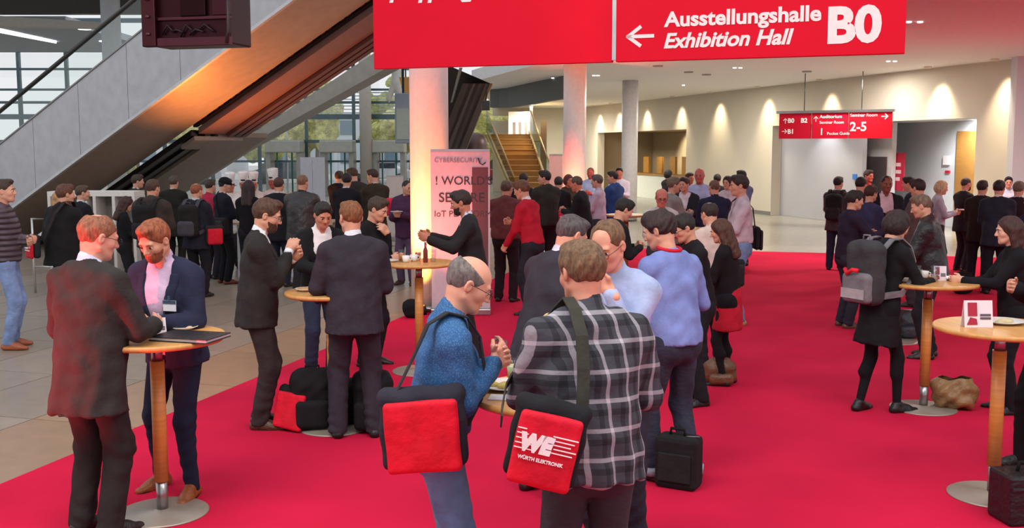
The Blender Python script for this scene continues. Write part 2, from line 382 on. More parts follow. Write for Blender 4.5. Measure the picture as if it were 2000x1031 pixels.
def person(label, fx, fy, ty, face, top='suit', c1='2a2a30', c2='d8dcea', c3='24242a', hair='2b211c', hs='short', L='hold', Rr='hold',
           lean=0, hp=8, hy=0, girth=1.0, skin='d39a80', shoe='1c1614', hem=None, ex='', step=(0, 0), sw=.105, group=None, sh=1.0, kt=None,
           female=False, curl=.5, hroll=0, wr=.004, c4=None, turn=0):
    g = G(fx, fy); X, Y = g[0], g[1]; s = F / Y
    zt = None
    near = s > 235; mid = s > 128
    hb, hh = (.0145, .0056) if near else ((.0222, .0095) if mid else (.031, .0140))
    fat = 1.0 if near else (1.1 if mid else 1.3)
    la = R(lean); hpt = R(lean * .6 + hp); org = V(0, 0, .94)
    T = lambda x, y, z: org + rx(la) @ (V(x, y, z) - org)
    nb = T(0, -.01, 1.50); hm = rx(hpt) @ rz(R(hy)) if False else rz(R(hy)) @ rx(0) 
    hm = (rz(R(hy)) @ rx(hpt) @ ry(R(hroll)))
    # rz turns to the right; tilt happens about the head's own sideways axis
    hm = rz(R(hy)) @ rx(hpt)
    if hroll: hm = hm @ ry(R(hroll))
    piv = nb + rx(la * .8) @ V(0, .015, .055); hc = piv + hm @ V(0, .022, .098)
    top_z = max((hc + hm @ V(0, a, b))[2] for a, b in ((-.02, .122), (-.09, .08), (.05, .10), (-.05, .115)))
    d = ray(fx, ty); Yh = Y + cos(R(face)) * (hc[1]); ztop = H + d[2] / d[1] * Yh
    k = ztop / top_z
    root = empty('person', (X, Y, 0), -R(face), label, 'person', group)
    PEOPLE.append((label[:40], round(k * 1.78, 2), round(s)))
    seed = len(PEOPLE)
    def put(name, fl, m, wamp=0, fr=1.0, lab=None):
        v, q = fl.mesh()
        if not len(q): return None
        if wamp:
            v = wrinkle(v, q, wamp, seed, fr)
            n = vnorm(v, q); dz = np.clip((1.22 - v[:, 2]) / .35, 0, 1) * (v[:, 2] > 0)
            v = v + n * (wamp * .9 * dz * np.sin(48 * v[:, 0] + 34 * v[:, 1] + 5 * np.sin(3 * v[:, 2] + seed)))[:, None]
        return setp(mesh_np(name, v * k, q, m, root), lab)
    fs = .90 if female else 1.0       # shoulder scale
    gi = girth
    shx = .178 * fs * (1 + (gi - 1) * .35)
    arms = {}
    for side, spec in ((-1, L), (1, Rr)):
        t = ARM[spec] if isinstance(spec, str) else spec
        S = T(side * shx, -.005, 1.408); tgt = V(side * t[0], t[1], t[2])
        if not (isinstance(spec, str) and spec in ('down', 'pocket')) and isinstance(spec, str): tgt = tgt + (T(0, 0, 1.42) - V(0, 0, 1.42)) * .55
        if spec in ('down', 'pocket', 'back'): tgt = tgt + (T(0, 0, 1.42) - V(0, 0, 1.42)) * (.9, .9, .5)
        v = tgt - S; D = np.linalg.norm(v); l1, l2 = .285, .255
        if D > l1 + l2 - .012: v *= (l1 + l2 - .012) / D; D = l1 + l2 - .012
        if D < .16: v *= .16 / D; D = .16
        Wp = S + v; u = v / D; a = (l1 * l1 - l2 * l2 + D * D) / (2 * D); hgt = math.sqrt(max(0, l1 * l1 - a * a))
        hint = V(side * .55, -.55, -.75); hint = hint - u * hint.dot(u); hint /= np.linalg.norm(hint)
        E = S + u * a + hint * hgt; arms[side] = (S, E, Wp)
    legs = {}
    for side in (-1, 1):
        dy = step[0] if side < 0 else step[1]
        Hj = V(side * .088, 0, .90); An = V(side * sw, dy, .085)
        v = An - Hj; D = np.linalg.norm(v); D2 = min(D, .83); u = v / D; l1, l2 = .415, .418; D = min(D, .829); a = (l1 * l1 - l2 * l2 + D * D) / (2 * D)
        Kn = Hj + u * a + V(side * .12, 1, 0) / 1.01 * math.sqrt(max(0, l1 * l1 - a * a)); legs[side] = (Hj, Kn, An)
    suit = top in ('suit', 'openjacket', 'coat'); dress = top == 'dress'
    infl = {'suit': .020, 'openjacket': .020, 'coat': .026, 'sweater': .012, 'shirt': .010, 'loose': .017, 'puffer': .032, 'dress': .010, 'tee': .008, 'chef': .018}.get(top, .014)
    hem = hem if hem is not None else {'suit': .76, 'openjacket': .77, 'coat': .66, 'sweater': .90, 'shirt': .985, 'loose': .82, 'puffer': .86, 'dress': .58, 'chef': .70}.get(top, .9)
    belly = (gi - 1)
    def torso(fl, e, low=True, arms_=True, r_up=1.0, cuff=None, skirt=True):
        fl.cone(T(-.055, 0, 1.30), T(.055, 0, 1.30), .118 * fs * gi + e, .118 * fs * gi + e, .05, (V(0, 1, 0), 1.12))
        fl.cone(T(0, 0, 1.02), T(0, .005, 1.22), .150 * gi * fs + e, .158 * fs * gi + e, .06, (rx(la) @ V(0, 1, 0), 1.30 - belly * .8))
        for sd in (-1, 1): fl.cone(T(0, -.014, 1.425), T(sd * shx * .94, -.012, 1.398), .068 + e * .9, .056 + e * .9, .05)
        fl.cone(T(-.10, -.015, 1.455), T(.10, -.015, 1.455), .048 + e * .6, .048 + e * .6, .05)
        if belly > .06: fl.ell(T(0, .07, 1.10), (.14 * gi + e, .10 * gi + e, .16), .06)
        if female: fl.ell(T(-.07, .085, 1.26), (.065, .055, .06), .04); fl.ell(T(.07, .085, 1.26), (.065, .055, .06), .04)
        if low:
            z0 = min(hem, .93) + .01
            wb = (.168 if not female else .160) * gi + e + (.012 if suit else 0)
            fl.cone(T(0, -.005, 1.04), T(0, -.012, z0 - .05), .155 * gi * fs + e, wb + (.93 - z0) * .10, .06, (rx(la) @ V(0, 1, 0), 1.30 - belly * .6))
        if arms_:
            for sd in (-1, 1):
                S, E, Wp = arms[sd]; dirf = (Wp - E) / np.linalg.norm(Wp - E)
                we = Wp - dirf * (.0 if cuff is None else cuff)
                am = 1 + (gi - 1) * .4
                fl.cone(S, E, (.054 + e) * am * (.93 if female else 1), (.043 + e * .9) * am * (.9 if female else 1), .035)
                fl.cone(E, we, (.043 + e * .9) * am * (.9 if female else 1), .030 + e * 1.05, .02)
    pts = [a for sd in (-1, 1) for a in arms[sd]]
    lo = np.min(pts + [T(-.27 * gi, -.2, .9), V(-.27, -.2, hem - .03)], 0) - .09; hi = np.max(pts + [T(.27 * gi, .22, 1.56), V(.27, .25, 1)], 0) + .09
    rot_ = (cos(la), sin(la))
    nape = nb
    wedge_top = suit or 'open' in ex
    Mi = rot_
    # --- garment on top
    fl = Fld(lo, hi, hb)
    torso(fl, infl, cuff=.0 if near else 0)
    if dress:
        fl.cone(T(0, -.01, .95), V(0, 0, hem), .165 * gi, .17, .05, (V(0, 1, 0), 1.25))
    if suit or top in ('shirt', 'loose', 'chef', 'puffer'):
        fl.cone(T(0, -.014, 1.47), T(0, 0, 1.505 if suit else 1.535), .074 + (0 if suit else -.004), .064 if suit else .060, .02)
        if top == 'puffer': fl.cone(T(-.04, -.05, 1.48), T(.04, -.05, 1.50), .055, .055, .03)
    else: fl.cone(T(0, -.014, 1.46), T(0, 0, 1.50), .070, .062, .02)
    if 'hood' in ex: fl.ell(T(0, -.10, 1.46), (.12, .07, .09), .03)
    fl.cut(lambda x, y, z: hem - z, rot_, org)
    neckhole = T(0, .02, 1.60)
    fl.ell(neckhole, (.058, .062, .10), .006, None, True)
    if wedge_top:
        vz = .98 if 'wide' in ex else 1.06
        def wedge(x, y, z):
            w = np.where(z > vz, (z - vz) * .21 + (.022 if 'wide' in ex else 0), np.where(z < .88, (.88 - z) * .25, -1 if 'wide' not in ex else .02))
            w = np.minimum(w, .085)
            return np.minimum(w - np.abs(x), y - .0) / 1.0
        fl.cut(wedge, rot_, org)
    tm = mat(c1, kt or {'sweater': 'knit', 'puffer': 'puffer'}.get(top, 'cloth'))
    nm = {'suit': 'jacket', 'openjacket': 'jacket', 'coat': 'coat', 'sweater': 'sweater', 'shirt': 'shirt', 'loose': 'shirt', 'puffer': 'puffer_jacket', 'dress': 'dress', 'chef': 'chef_jacket'}[top]
    if 'cardigan' in ex: nm = 'cardigan'
    put(nm, fl, tm, wr if mid else 0)
    if near and suit:      # lapels: raised bands beside the opening
        fl = Fld(lo, hi, hb * .8); torso(fl, infl + .007, arms_=False)
        def band(x, y, z):
            w = np.minimum((z - vz) * .21, .085); return np.maximum(np.maximum(w + .002 - np.abs(x), np.abs(x) - w - .045 - (z - vz) * .05), np.maximum(-y + .02, np.maximum(vz + .02 - z, z - 1.44)))
        fl.cut(band, rot_, org); put('lapel', fl, tm)
    # --- what shows underneath
    inner = wedge_top or 'collar' in ex or suit
    if inner:
        fl = Fld(T(-.24 * gi, -.2, .80) - .04, T(.24 * gi, .24, 1.58) + .06, hb)
        torso(fl, infl - .011, arms_=False)
        fl.cone(T(0, -.013, 1.47), T(0, .004, 1.535), .066, .062, .015)
        fl.cut(lambda x, y, z: max(hem + .06, .93) - z, rot_, org); fl.ell(neckhole, (.050, .056, .10), .006, None, True)
        if wedge_top: fl.cut(lambda x, y, z: np.minimum(.02 + .35 * (z - 1.47) - np.abs(x), np.minimum(y - .02, z - 1.46)), rot_, org)
        put('shirt', fl, mat(c2, 'cloth'))
        if near or mid:   # cuffs
            for sd in (-1, 1):
                S, E, Wp = arms[sd]; df = (Wp - E) / np.linalg.norm(Wp - E); m_ = MB(); m_.tube([(Wp - df * .02) * k, (Wp + df * .016) * k], .0355 * k, 12)
                m_.build('shirt_cuff', mat(c2, 'cloth'), root)
    if 'tie' in ex:
        m_ = MB(); m_.quadbox([T(-.02, .150, 1.44) * k, T(.02, .150, 1.44) * k, T(.032, .178, 1.10) * k, T(-.032, .178, 1.10) * k], (0, .006, 0)); m_.build('tie', mat(c4 or '2a2440'), root)
    # --- trousers, tights or skirt
    lm = mat(c3, {'denim': 'denim'}.get('denim' if 'jeans' in ex else 'cloth', 'cloth'))
    lo2 = np.min([legs[-1][2], legs[1][2], V(-.24, -.16, .0)], 0) - V(.12, .12, 0); hi2 = np.max([legs[-1][2], legs[1][2], V(.24, .2, 1.04)], 0) + .1
    for sd in (-1, 1): lo2 = np.minimum(lo2, legs[sd][1] - .12); hi2 = np.maximum(hi2, legs[sd][1] + .12)
    lo2[2] = .02; hi2[2] = 1.06
    fl = Fld(lo2, hi2, hb)
    tight = 'tights' in ex
    for sd in (-1, 1):
        Hj, Kn, An = legs[sd]
        if tight: r = (.080, .052, .034); fl.cone(Kn + V(0, -.012, -.05), (Kn + An) / 2 + V(0, -.02, .06), .05, .052, .03)
        elif 'slim' in ex: r = (.093, .064, .046)
        elif 'jeans' in ex: r = (.096, .072, .060)
        else: r = (.096, .078, .066)
        fl.cone(Hj, Kn, r[0] * (1 + belly * .3), r[1], .03); fl.cone(Kn, An + V(0, -.01, -.025), r[1], r[2], .03)
    fl.cone(V(-.07, -.01, .93), V(.07, -.01, .93), .118 * gi, .118 * gi, .04, (V(0, 1, 0), 1.08))
    fl.cone(V(-.06, -.045, .88), V(.06, -.045, .88), .085, .085, .04)
    fl.cone(V(0, 0, .95), T(0, 0, 1.03), .148 * gi, .145 * gi, .04, (V(0, 1, 0), 1.28))
    if 'skirt' in ex: fl.cone(V(0, -.01, .95), V(0, 0, .60), .155, .175, .04, (V(0, 1, 0), 1.25)) if False else None
    fl.cut(lambda x, y, z: z - 1.03 + 0 * x + 0 * y); fl.cut(lambda x, y, z: (.045 if not tight else .05) - z + 0 * x + 0 * y)
    v, q = fl.mesh()
    if mid and not tight:
        n = vnorm(v, q); z = v[:, 2]; amp = .0022 + .0045 * np.exp(-((z - .12) / .10) ** 2) + .0025 * np.exp(-((z - .50) / .1) ** 2)
        dd = np.sin(62 * z + 34 * v[:, 0] + 3 * np.sin(11 * v[:, 1] + 7 * z + seed)) * .5 * (1 + np.sin(9 * z + 20 * v[:, 0] + seed)) + .8 * np.sin(11 * z - 46 * v[:, 1] + 52 * v[:, 0] + seed)
        v = v + n * (amp * dd)[:, None]
    mesh_np('tights' if tight else ('jeans' if 'jeans' in ex else 'trousers'), v * k, q, lm, root)
    if 'skirt' in ex:
        fl = Fld(V(-.27, -.25, .5), V(.27, .25, 1.05), hb); fl.cone(V(0, -.01, .97), V(0, 0, .52), .160, .195, .04, (V(0, 1, 0), 1.2))
        fl.cut(lambda x, y, z: .60 - z + 0 * x + 0 * y); put('skirt', fl, mat(c4 or 'b02030'), .004)
    if 'belt' in ex:
        m_ = MB(); m_.lathe([(.150 * gi * k, -.018 * k), (.156 * gi * k, -.018 * k), (.156 * gi * k, .018 * k), (.150 * gi * k, .018 * k)], 32, (0, .0, .985 * k), 1.02, .83); m_.build('belt', mat('3a2418', 'leather'), root)
    if 'cuffs' in ex:
        for sd in (-1, 1):
            m_ = MB(); An = legs[sd][2]; m_.lathe([(.070 * k, -.03 * k), (.072 * k, .02 * k), (.066 * k, .022 * k)], 20, An * k + V(0, -.01 * k, 0)); m_.build('trouser_cuff', mat('8f97a8', 'denim'), root)
    # --- shoes
    for sd in (-1, 1):
        An = legs[sd][2]; yy = An[1]; xx = An[0]; tx = sd * .045
        fl = Fld(V(xx - .09, yy - .12, -.01), V(xx + .09, yy + .25, .16), .007 if near else (.010 if mid else .016))
        fl.cone((xx, yy - .045, .042), (xx, yy - .01, .085), .038, .040, .02)
        fl.cone((xx, yy - .04, .035), (xx + tx * .6, yy + .10, .028), .036, .041, .02); fl.cone((xx + tx * .6, yy + .09, .026), (xx + tx, yy + .165, .022), .041, .030, .02, (V(0, 0, 1), 1.25))
        fl.cone((xx, yy, .08), (xx + tx * .5, yy + .08, .045), .034, .034, .02)
        fl.cut(lambda x, y, z: .004 - z + 0 * x + 0 * y); sv, sq = fl.mesh(); so = mesh_np('shoe', sv * k, sq, mat(shoe, 'leather'), root)
        if near:
            m_ = MB(); o = []
            for i in range(20):
                a = 2 * pi * i / 20; o.append((xx + (tx * .5 * (1 + cos(a))) * .9 + .043 * sin(a) * (1 + .1 * cos(a)), yy + .058 + .135 * cos(a)))
            m_.add([(x * k, y * k, 0) for x, y in o] + [(x * k, y * k, .016 * k) for x, y in o], [tuple(range(20))[::-1], tuple(range(20, 40))] + [(i, (i + 1) % 20, 20 + (i + 1) % 20, 20 + i) for i in range(20)])
            m_.build('sole', mat('1a1412', 'plastic'), so)
    # --- the body: head, neck, trunk, arms, hands, legs as one mesh
    VV, QQ, off = [], [], 0
    def addm(v, q):
        nonlocal off
        VV.append(v); QQ.append(q + off); off += len(v)
    fl = Fld(np.minimum(lo, V(-.3, -.2, .1)), np.maximum(hi, V(.3, .3, 1.55)), .04)
    fl.cone(T(-.05, 0, 1.30), T(.05, 0, 1.30), .10, .10, .04); fl.cone(T(0, 0, 1.0), T(0, 0, 1.28), .11, .11, .04); fl.cone(T(-.12, -.01, 1.40), T(.12, -.01, 1.40), .045, .045, .03)
    fl.cone(T(0, -.01, 1.35), T(0, -.005, 1.50), .055, .052, .02)
    for sd in (-1, 1):
        S, E, Wp = arms[sd]; fl.cone(S, E, .038, .034, .02); fl.cone(E, Wp, .034, .027, .02); Hj, Kn, An = legs[sd]; fl.cone(Hj, Kn, .07, .045, .03)
        fl.cone(Kn, An + V(0, 0, .02), .042, .032, .02)
    addm(*fl.mesh())
    # head in its own frame
    inv = hm.T; nbh = inv @ (T(0, -.012, 1.455) - hc)
    hl = V(-.105, -.13, -.16); hi_ = V(.105, .145, .14); hl = np.minimum(hl, nbh - .06)
    hl[2] = max(hl[2], -.26)
    fl = Fld(hl, hi_, hh)
    w = .95 if female else 1.0
    fl.ell((0, -.014, .028), (.0765, .098, .090), .02); fl.ell((0, .022, -.030), (.062 * w, .070, .078), .03)
    fl.ell((0, .050, -.078), (.043 * w, .040, .036), .02); fl.ell((0, .075, -.093), (.020, .020, .020), .014)
    fl.cone((-.052 * w, .0, -.055), (-.024, .060, -.085), .020, .018, .02); fl.cone((.052 * w, .0, -.055), (.024, .060, -.085), .020, .018, .02)
    fl.ell((-.040, .052, -.022), (.024, .028, .024), .02); fl.ell((.040, .052, -.022), (.024, .028, .024), .02)
    fl.cone((-.036, .076, .024), (.036, .076, .024), .013, .013, .012)
    fl.ell((-.032, .101, .003), (.019, .017, .013), .012, None, True); fl.ell((.032, .101, .003), (.019, .017, .013), .012, None, True)
    fl.cone((-.024, .084, .0125), (-.041, .080, .0125), .0055, .0055, .004); fl.cone((.024, .084, .0125), (.041, .080, .0125), .0055, .0055, .004)
    fl.cone((0, .084, .016), (0, .107, -.024), .008, .0125, .008); fl.ell((-.012, .096, -.029), (.008, .010, .007), .005); fl.ell((.012, .096, -.029), (.008, .010, .007), .005)
    fl.cone((-.018, .082, -.050), (.018, .082, -.050), .0085, .0085, .006); fl.cone((-.015, .081, -.064), (.015, .081, -.064), .009, .009, .006)
    for sd in (-1, 1):
        fl.ell((sd * .079, -.010, -.005), (.010, .019, .031), .006, rz(sd * -.35)); fl.ell((sd * .087, -.004, -.003), (.006, .010, .018), .004, None, True)
    fl.cone(nbh, (0, -.018, -.055), .059, .056, .02); fl.cone((0, -.03, -.05), (0, -.04, .0), .052, .05, .02)
    v, q = fl.mesh(); addm(v @ hm.T + hc, q)
    for sd in (-1, 1):
        S, E, Wp = arms[sd]; spec = L if sd < 0 else Rr
        if spec == 'pocket' or (isinstance(spec, str) and spec == 'cross' and not near): pass
        df = (Wp - E) / np.linalg.norm(Wp - E)
        d2 = df.copy()
        if isinstance(spec, str) and spec in ('table', 'tableout', 'low', 'reach'): d2 = df * .8 + V(-sd * .25, .35, -.05)
        if isinstance(spec, str) and spec == 'hold': d2 = df * .7 + V(-sd * .5, .1, .0)
        if isinstance(spec, str) and spec in ('mouth', 'chin'): d2 = df * .6 + V(-sd * .5, -.25, .1)
        fl = Fld(Wp - .21, Wp + .21, hh if near else (.008 if mid else .0125)); hand(fl, Wp + df * .01, d2, sd, curl if spec != 'down' else .35, fat)
        addm(*fl.mesh())
    bo = mesh_np('body', np.concatenate(VV) * k, np.concatenate(QQ), mat(skin, 'skin'), root)
    hw = lambda p: (hc + hm @ V(*p)) * k
    # --- hair
    if hs != 'none':
        fl = Fld((-.13, -.17, -.20 if hs not in ('long', 'bob') else -.36), (.13, .15, .17), hh)
        big = {'curly': .010, 'long': .006, 'bob': .008, 'full': .005, 'crop': -.004}.get(hs, 0)
        fl.ell((0, -.018, .034), (.083 + big, .1035 + big, .0915 + big), .02)
        fl.ell((0, -.038, -.012), (.074 + big, .078 + big, .072), .02)
        if hs in ('short', 'full', 'curly'): fl.ell((0, .045, .102), (.055, .045, .024 + big), .03)
        if hs == 'long':
            fl.cone((-.045, -.075, .0), (-.05, -.085, -.28), .055, .05, .04); fl.cone((.045, -.075, .0), (.05, -.085, -.28), .055, .05, .04)
            fl.cone((-.075, -.01, .02), (-.085, -.02, -.22), .03, .032, .03); fl.cone((.075, -.01, .02), (.085, -.02, -.22), .03, .032, .03)
        if hs == 'bob':
            fl.ell((0, -.04, -.02), (.104, .10, .10), .03)
        if hs == 'bun': fl.ell((0, -.13, .05), (.04, .04, .04), .01)
        lowb = {'long': -.5, 'bob': -.12, 'full': -.082, 'curly': -.08}.get(hs, -.070)
        def cutf(x, y, z): return (lowb + np.maximum(0, y + .045) * (1.15 if hs not in ('long', 'bob') else .2)) - z + 0 * x
        if hs not in ('long', 'bob'):
            zz = fl.ax[2][None, None, :]; yy_ = fl.ax[1][None, :, None]; fl.f += (np.clip(-zz + .015, 0, .10) * .25 + np.clip(yy_ - .03, 0, .08) * .07).astype(np.float32)
        fl.cut(cutf)
        fr_ = .015 if hs == 'recede' else 0
        fl.ell((0, .112, -.016), (.084, .080, .096 + fr_), .008, None, True)
        fl.ell((0, .145, -.01), (.12, .10, .10 + fr_), .012, None, True)
        if hs not in ('long', 'bob'):
            for sd in (-1, 1): fl.ell((sd * .095, -.004, -.012), (.03, .024, .036), .006, None, True)
        if hs == 'bald': fl.ell((0, .03, .105), (.085, .125, .085), .008, None, True)
        if hs == 'recede':
            fl.ell((0, .10, .075), (.062, .075, .062), .012, None, True)
        if hs == 'thin': fl.ell((0, -.055, .128), (.045, .05, .035), .01, None, True)
        v, q = fl.mesh()
        if len(q):
            if mid:
                n = vnorm(v, q); am = .0055 if hs == 'curly' else (.0022 if hs != 'bald' else .0012); fq = 1.0 if hs != 'curly' else .8
                dd = np.sin(95 * fq * v[:, 0] + 40 * v[:, 1] + 2 * np.sin(30 * v[:, 2])) + np.sin(70 * fq * v[:, 1] + 60 * v[:, 2] + seed) + np.sin(160 * v[:, 0] - 90 * v[:, 2])
                v = v + n * (am * .6 * dd)[:, None]
            mesh_np('hair', (v @ hm.T + hc) * k, q, mat(hair, 'hair'), root)
    if 'beard' in ex:
        fl = Fld((-.09, -.02, -.14), (.09, .13, .03), hh); fl.ell((0, .024, -.040), (.066, .073, .078), .02); fl.ell((0, .056, -.084), (.047, .044, .040), .02)
        fl.ell((0, .10, .0), (.05, .06, .052), .006, None, True); fl.ell((0, .094, -.056), (.020, .02, .007), .003, None, True)
        fl.cut(lambda x, y, z: np.maximum(z - (.0 - (y > 0.02) * .012), -.005 - y)); v, q = fl.mesh()
        if len(q): mesh_np('beard', (v @ hm.T + hc) * k, q, mat(hair if hs != 'none' else '4a3020', 'hair'), root)
    if near or mid or s > 95:   # eyes, brows, lips
        if abs(((face + hy) % 360) - 0) > 50 and abs(((face + hy) % 360) - 360) > 50:
            for sd in (-1, 1):
                m_ = MB(); c = V(sd * .032, .0785, .003); r = .0118; N = 8
                vs = []
                for i in range(1, 7):
                    th = pi * i / 7
                    for j in range(N): ph = 2 * pi * j / N; vs.append(hw(c + r * V(sin(th) * cos(ph), cos(th), sin(th) * sin(ph))))
                fs_ = []
                for i in range(5):
                    for j in range(N): fs_.append((i * N + j, (i + 1) * N + j, (i + 1) * N + (j + 1) % N, i * N + (j + 1) % N))
                m_.cur = 1; m_.add(vs[:N], [tuple(range(N))]); m_.add(vs[:2 * N], fs_[:N], True); m_.cur = 0; m_.add(vs, fs_[N:] + [tuple(5 * N + j for j in range(N))[::-1]], True)
                m_.build('eye', [mat('e6dcd6', 'gloss'), mat('2a1c14', 'gloss')], root)
                m_ = MB(); m_.tube([hw((sd * .014, .092, .021)), hw((sd * .030, .0925, .027)), hw((sd * .050, .078, .021))], [.003 * k, .0042 * k, .002 * k], 6)
                m_.build('eyebrow', mat(hair, 'hair'), root)
            m_ = MB(); m_.tube([hw((-.023, .0835, -.058)), hw((-.008, .0915, -.0565)), hw((.008, .0915, -.0565)), hw((.023, .0835, -.058))], [.002 * k, .0042 * k, .0042 * k, .002 * k], 6); m_.build('mouth', mat('9c4f48', 'skin'), root)
    if 'glasses' in ex:
        m_ = MB(); rr = .0016 * k if near else .0024 * k
        for sd in (-1, 1):
            ring = [hw((sd * .034 + .024 * cos(a), .107 - abs(cos(a) > 0) * .0, .002 + .017 * sin(a))) for a in [2 * pi * i / 14 for i in range(14)]]
            m_.tube(ring, rr, 5, True); m_.tube([hw((sd * .058, .105, .006)), hw((sd * .078, .05, .008)), hw((sd * .082, -.01, .006))], rr, 5)
        m_.tube([hw((-.011, .107, .004)), hw((0, .110, .007)), hw((.011, .107, .004))], rr, 5); m_.build('glasses', mat('1c1a1c', 'plastic'), root)
    if 'chefhat' in ex:
        m_ = MB(); prof = [(.086, 0), (.086, .07), (.090, .10), (.100, .19), (.098, .21), (.06, .225)]
        vs = []; S_ = 20
        for r, z in prof:
            for i in range(S_): a = 2 * pi * i / S_; rr = r * (1 + (.04 * sin(5 * a) if z > .08 else 0)); vs.append(hw((rr * cos(a), -.02 + rr * 1.12 * sin(a), .045 + z)))
        fs_ = [(j * S_ + i, j * S_ + (i + 1) % S_, (j + 1) * S_ + (i + 1) % S_, (j + 1) * S_ + i) for j in range(len(prof) - 1) for i in range(S_)] + [tuple((len(prof) - 1) * S_ + i for i in range(S_))]
        m_.add(vs, fs_, True); m_.build('chef_hat', mat('eceaea', 'cloth'), root)
    if 'cap' in ex:
        fl = Fld((-.12, -.15, -.02), (.12, .22, .16), hh); fl.ell((0, -.015, .045), (.093, .11, .092), .02); fl.cone((0, .06, .045), (0, .15, .035), .07, .05, .01, (V(0, 0, 1), 8))
        fl.cut(lambda x, y, z: .02 - z + 0 * x + 0 * y); v, q = fl.mesh(); mesh_np('cap', (v @ hm.T + hc) * k, q, mat('16161a'), root)
    if 'badge' in ex:
        m_ = MB(); c = T(-.115, .155, 1.26); m_.box((c[0] - .045, c[1], c[2] - .033), (c[0] + .045, c[1] + .004, c[2] + .033))
        bo_ = m_.build('badge', mat('e4e6ee', 'plastic'), root); m_ = MB(); m_.box((c[0] - .045, c[1] + .0045, c[2] + .012), (c[0] + .045, c[1] + .007, c[2] + .033)); m_.box((c[0] - .006, c[1] + .002, c[2] + .035), (c[0] + .006, c[1] + .012, c[2] + .06))
        b2 = m_.build('badge_clip', mat('3c5068', 'plastic'), bo_)
        bo_.scale = (k, k, k)
    if 'lanyard' in ex:
        m_ = MB(); pts = [T(.0 + .072 * sin(a), -.01 + .075 * cos(a) * -1, 1.525 - .02 * cos(a)) * k for a in [R(t) for t in range(-140, 141, 20)]]
        m_.tube(pts, .012 * k, 8); m_.build('lanyard', mat('cc2236'), root)

    return root, k, arms, T

def strap(parent, pts, w, col='26262a', t=.006, name='strap', nr=None):
    m = MB(); m.ribbon(pts, nr or [(0, 0, 1)] * len(pts), w, t); return m.build(name, mat(col, 'cloth'), parent)
# ------------------------------------------------------------------ the setting
CE = 4.25
random.seed(5)
WH = mat('d2c9b8', 'wall'); GREY = mat('b4b4ba', 'wall'); WHITE = mat('e9e7e6', 'paint')
def struct(o): o['kind'] = 'structure'; return o
# floor slab, then stone tiles laid in the carpet's direction
cd = G(0, 948.6)[:2] - G(745, 637)[:2]; cd /= np.linalg.norm(cd)          # along the carpet's left edge, towards the camera
cn = np.array([-cd[1], cd[0]]);                                             # across
if cn[0] < 0: cn = -cn
C0 = G(0, 948.6)[:2]
def cp(u, w, z=0): p = C0 - cd * u + cn * w; return (p[0], p[1], z)        # u away from the camera, w to the right
floor = MB(); floor.box((-30, -6, -.3), (34, 75, -.03)); fo = struct(floor.build('floor', mat('8c8378', 'tile')))
far_fl = MB(); far_fl.quadbox([(-34, 24, -.03), (33, 24, -.03), (33, 74, -.03), (-34, 74, -.03)], (0, 0, .026)); far_fl.build('floor_finish', mat('aba79b', 'tile', .22), fo, kind='structure')
TU, TW = 1.5, 1.0
tiles = {}
def tile(u, w, col):
    key = col
    if key not in tiles:
        m = MB(); p = [(0.006, .006), (TU - .006, .006), (TU - .006, TW - .006), (.006, TW - .006)]
        q = [np.array(-cd * a + cn * b) for a, b in p]; m.quadbox([(a[0], a[1], -.03) for a in q], (0, 0, .030)); 
        o = m.build('tile', mat(col, 'tile'), fo); tiles[key] = o
    else:
        o = tiles[key].copy(); COL.objects.link(o)
    o.location = cp(u, w)[:3]
n = 0
for i in range(-1, 15):
    for j in range(-14, 0):
        x, y, _ = cp(i * TU + TU / 2, j * TW + TW / 2)
        if y < 2 or y > 24 or abs(x) > y * .56 + 1.5 or n > 290: continue
        tile(i * TU, j * TW, 'ab8c72' if j == -1 else '9c8e80'); n += 1
m = MB(); m.quadbox([cp(-2, 3.2, -.03), cp(24, 3.2, -.03), cp(24, 24, -.03), cp(-2, 24, -.03)], (0, 0, .024)); m.build('floor_finish', mat('aba79b', 'tile', .25), fo, kind='structure')
# far edge of the red carpet
q = G(1530, 493)[:2] - C0; ufar = -q.dot(cd)
m = MB(); m.quadbox([cp(-7, 0, 0), cp(ufar, 0, 0), cp(ufar, 22, 0), cp(-7, 22, 0)], (0, 0, .012))
carpet = m.build('red_carpet', mat('cc1c42', 'carpet'), None, 'bright red carpet runner laid over the stone floor', 0, cat='carpet')
# right-hand long wall with its two openings
wa = G(1979, 115, CE)[:2]; wb = G(1145, 209, CE)[:2]; wd = (wb - wa) / np.linalg.norm(wb - wa); wn_ = np.array([-wd[1], wd[0]])
if wn_[1] < 0: wn_ = -wn_
def WU(px):      # distance along the wall of a picture column
    d = ray(px, 290)[:2]; A = np.array([[d[0], -wd[0]], [d[1], -wd[1]]]); return np.linalg.solve(A, wa)[1]
def WO(px, off):
    d = ray(px, 290)[:2]; A = np.array([[d[0], -wd[0]], [d[1], -wd[1]]]); return np.linalg.solve(A, wa + wn_ * off)[1]
def wp(u, z, off=0): p = wa + wd * u + wn_ * off; return (p[0], p[1], z)
def wz(px, py, off=0): # height on the wall
    u = WO(px, off); p = wa + wd * u + wn_ * off; d = ray(px, py); return H + d[2] / d[1] * p[1]
def wbox(mb, u0, u1, z0, z1, o0=0, o1=.35):
    mb.quadbox([wp(u0, z0, o0), wp(u1, z0, o0), wp(u1, z0, o1), wp(u0, z0, o1)], (0, 0, z1 - z0))
uO2a, uO2b, uO1a, uO1b = WU(1905), WU(1508), WU(1340), WU(1167)
zO2 = wz(1700, 238); zO1 = wz(1250, 256); uEnd = WU(1045)
wall = MB()
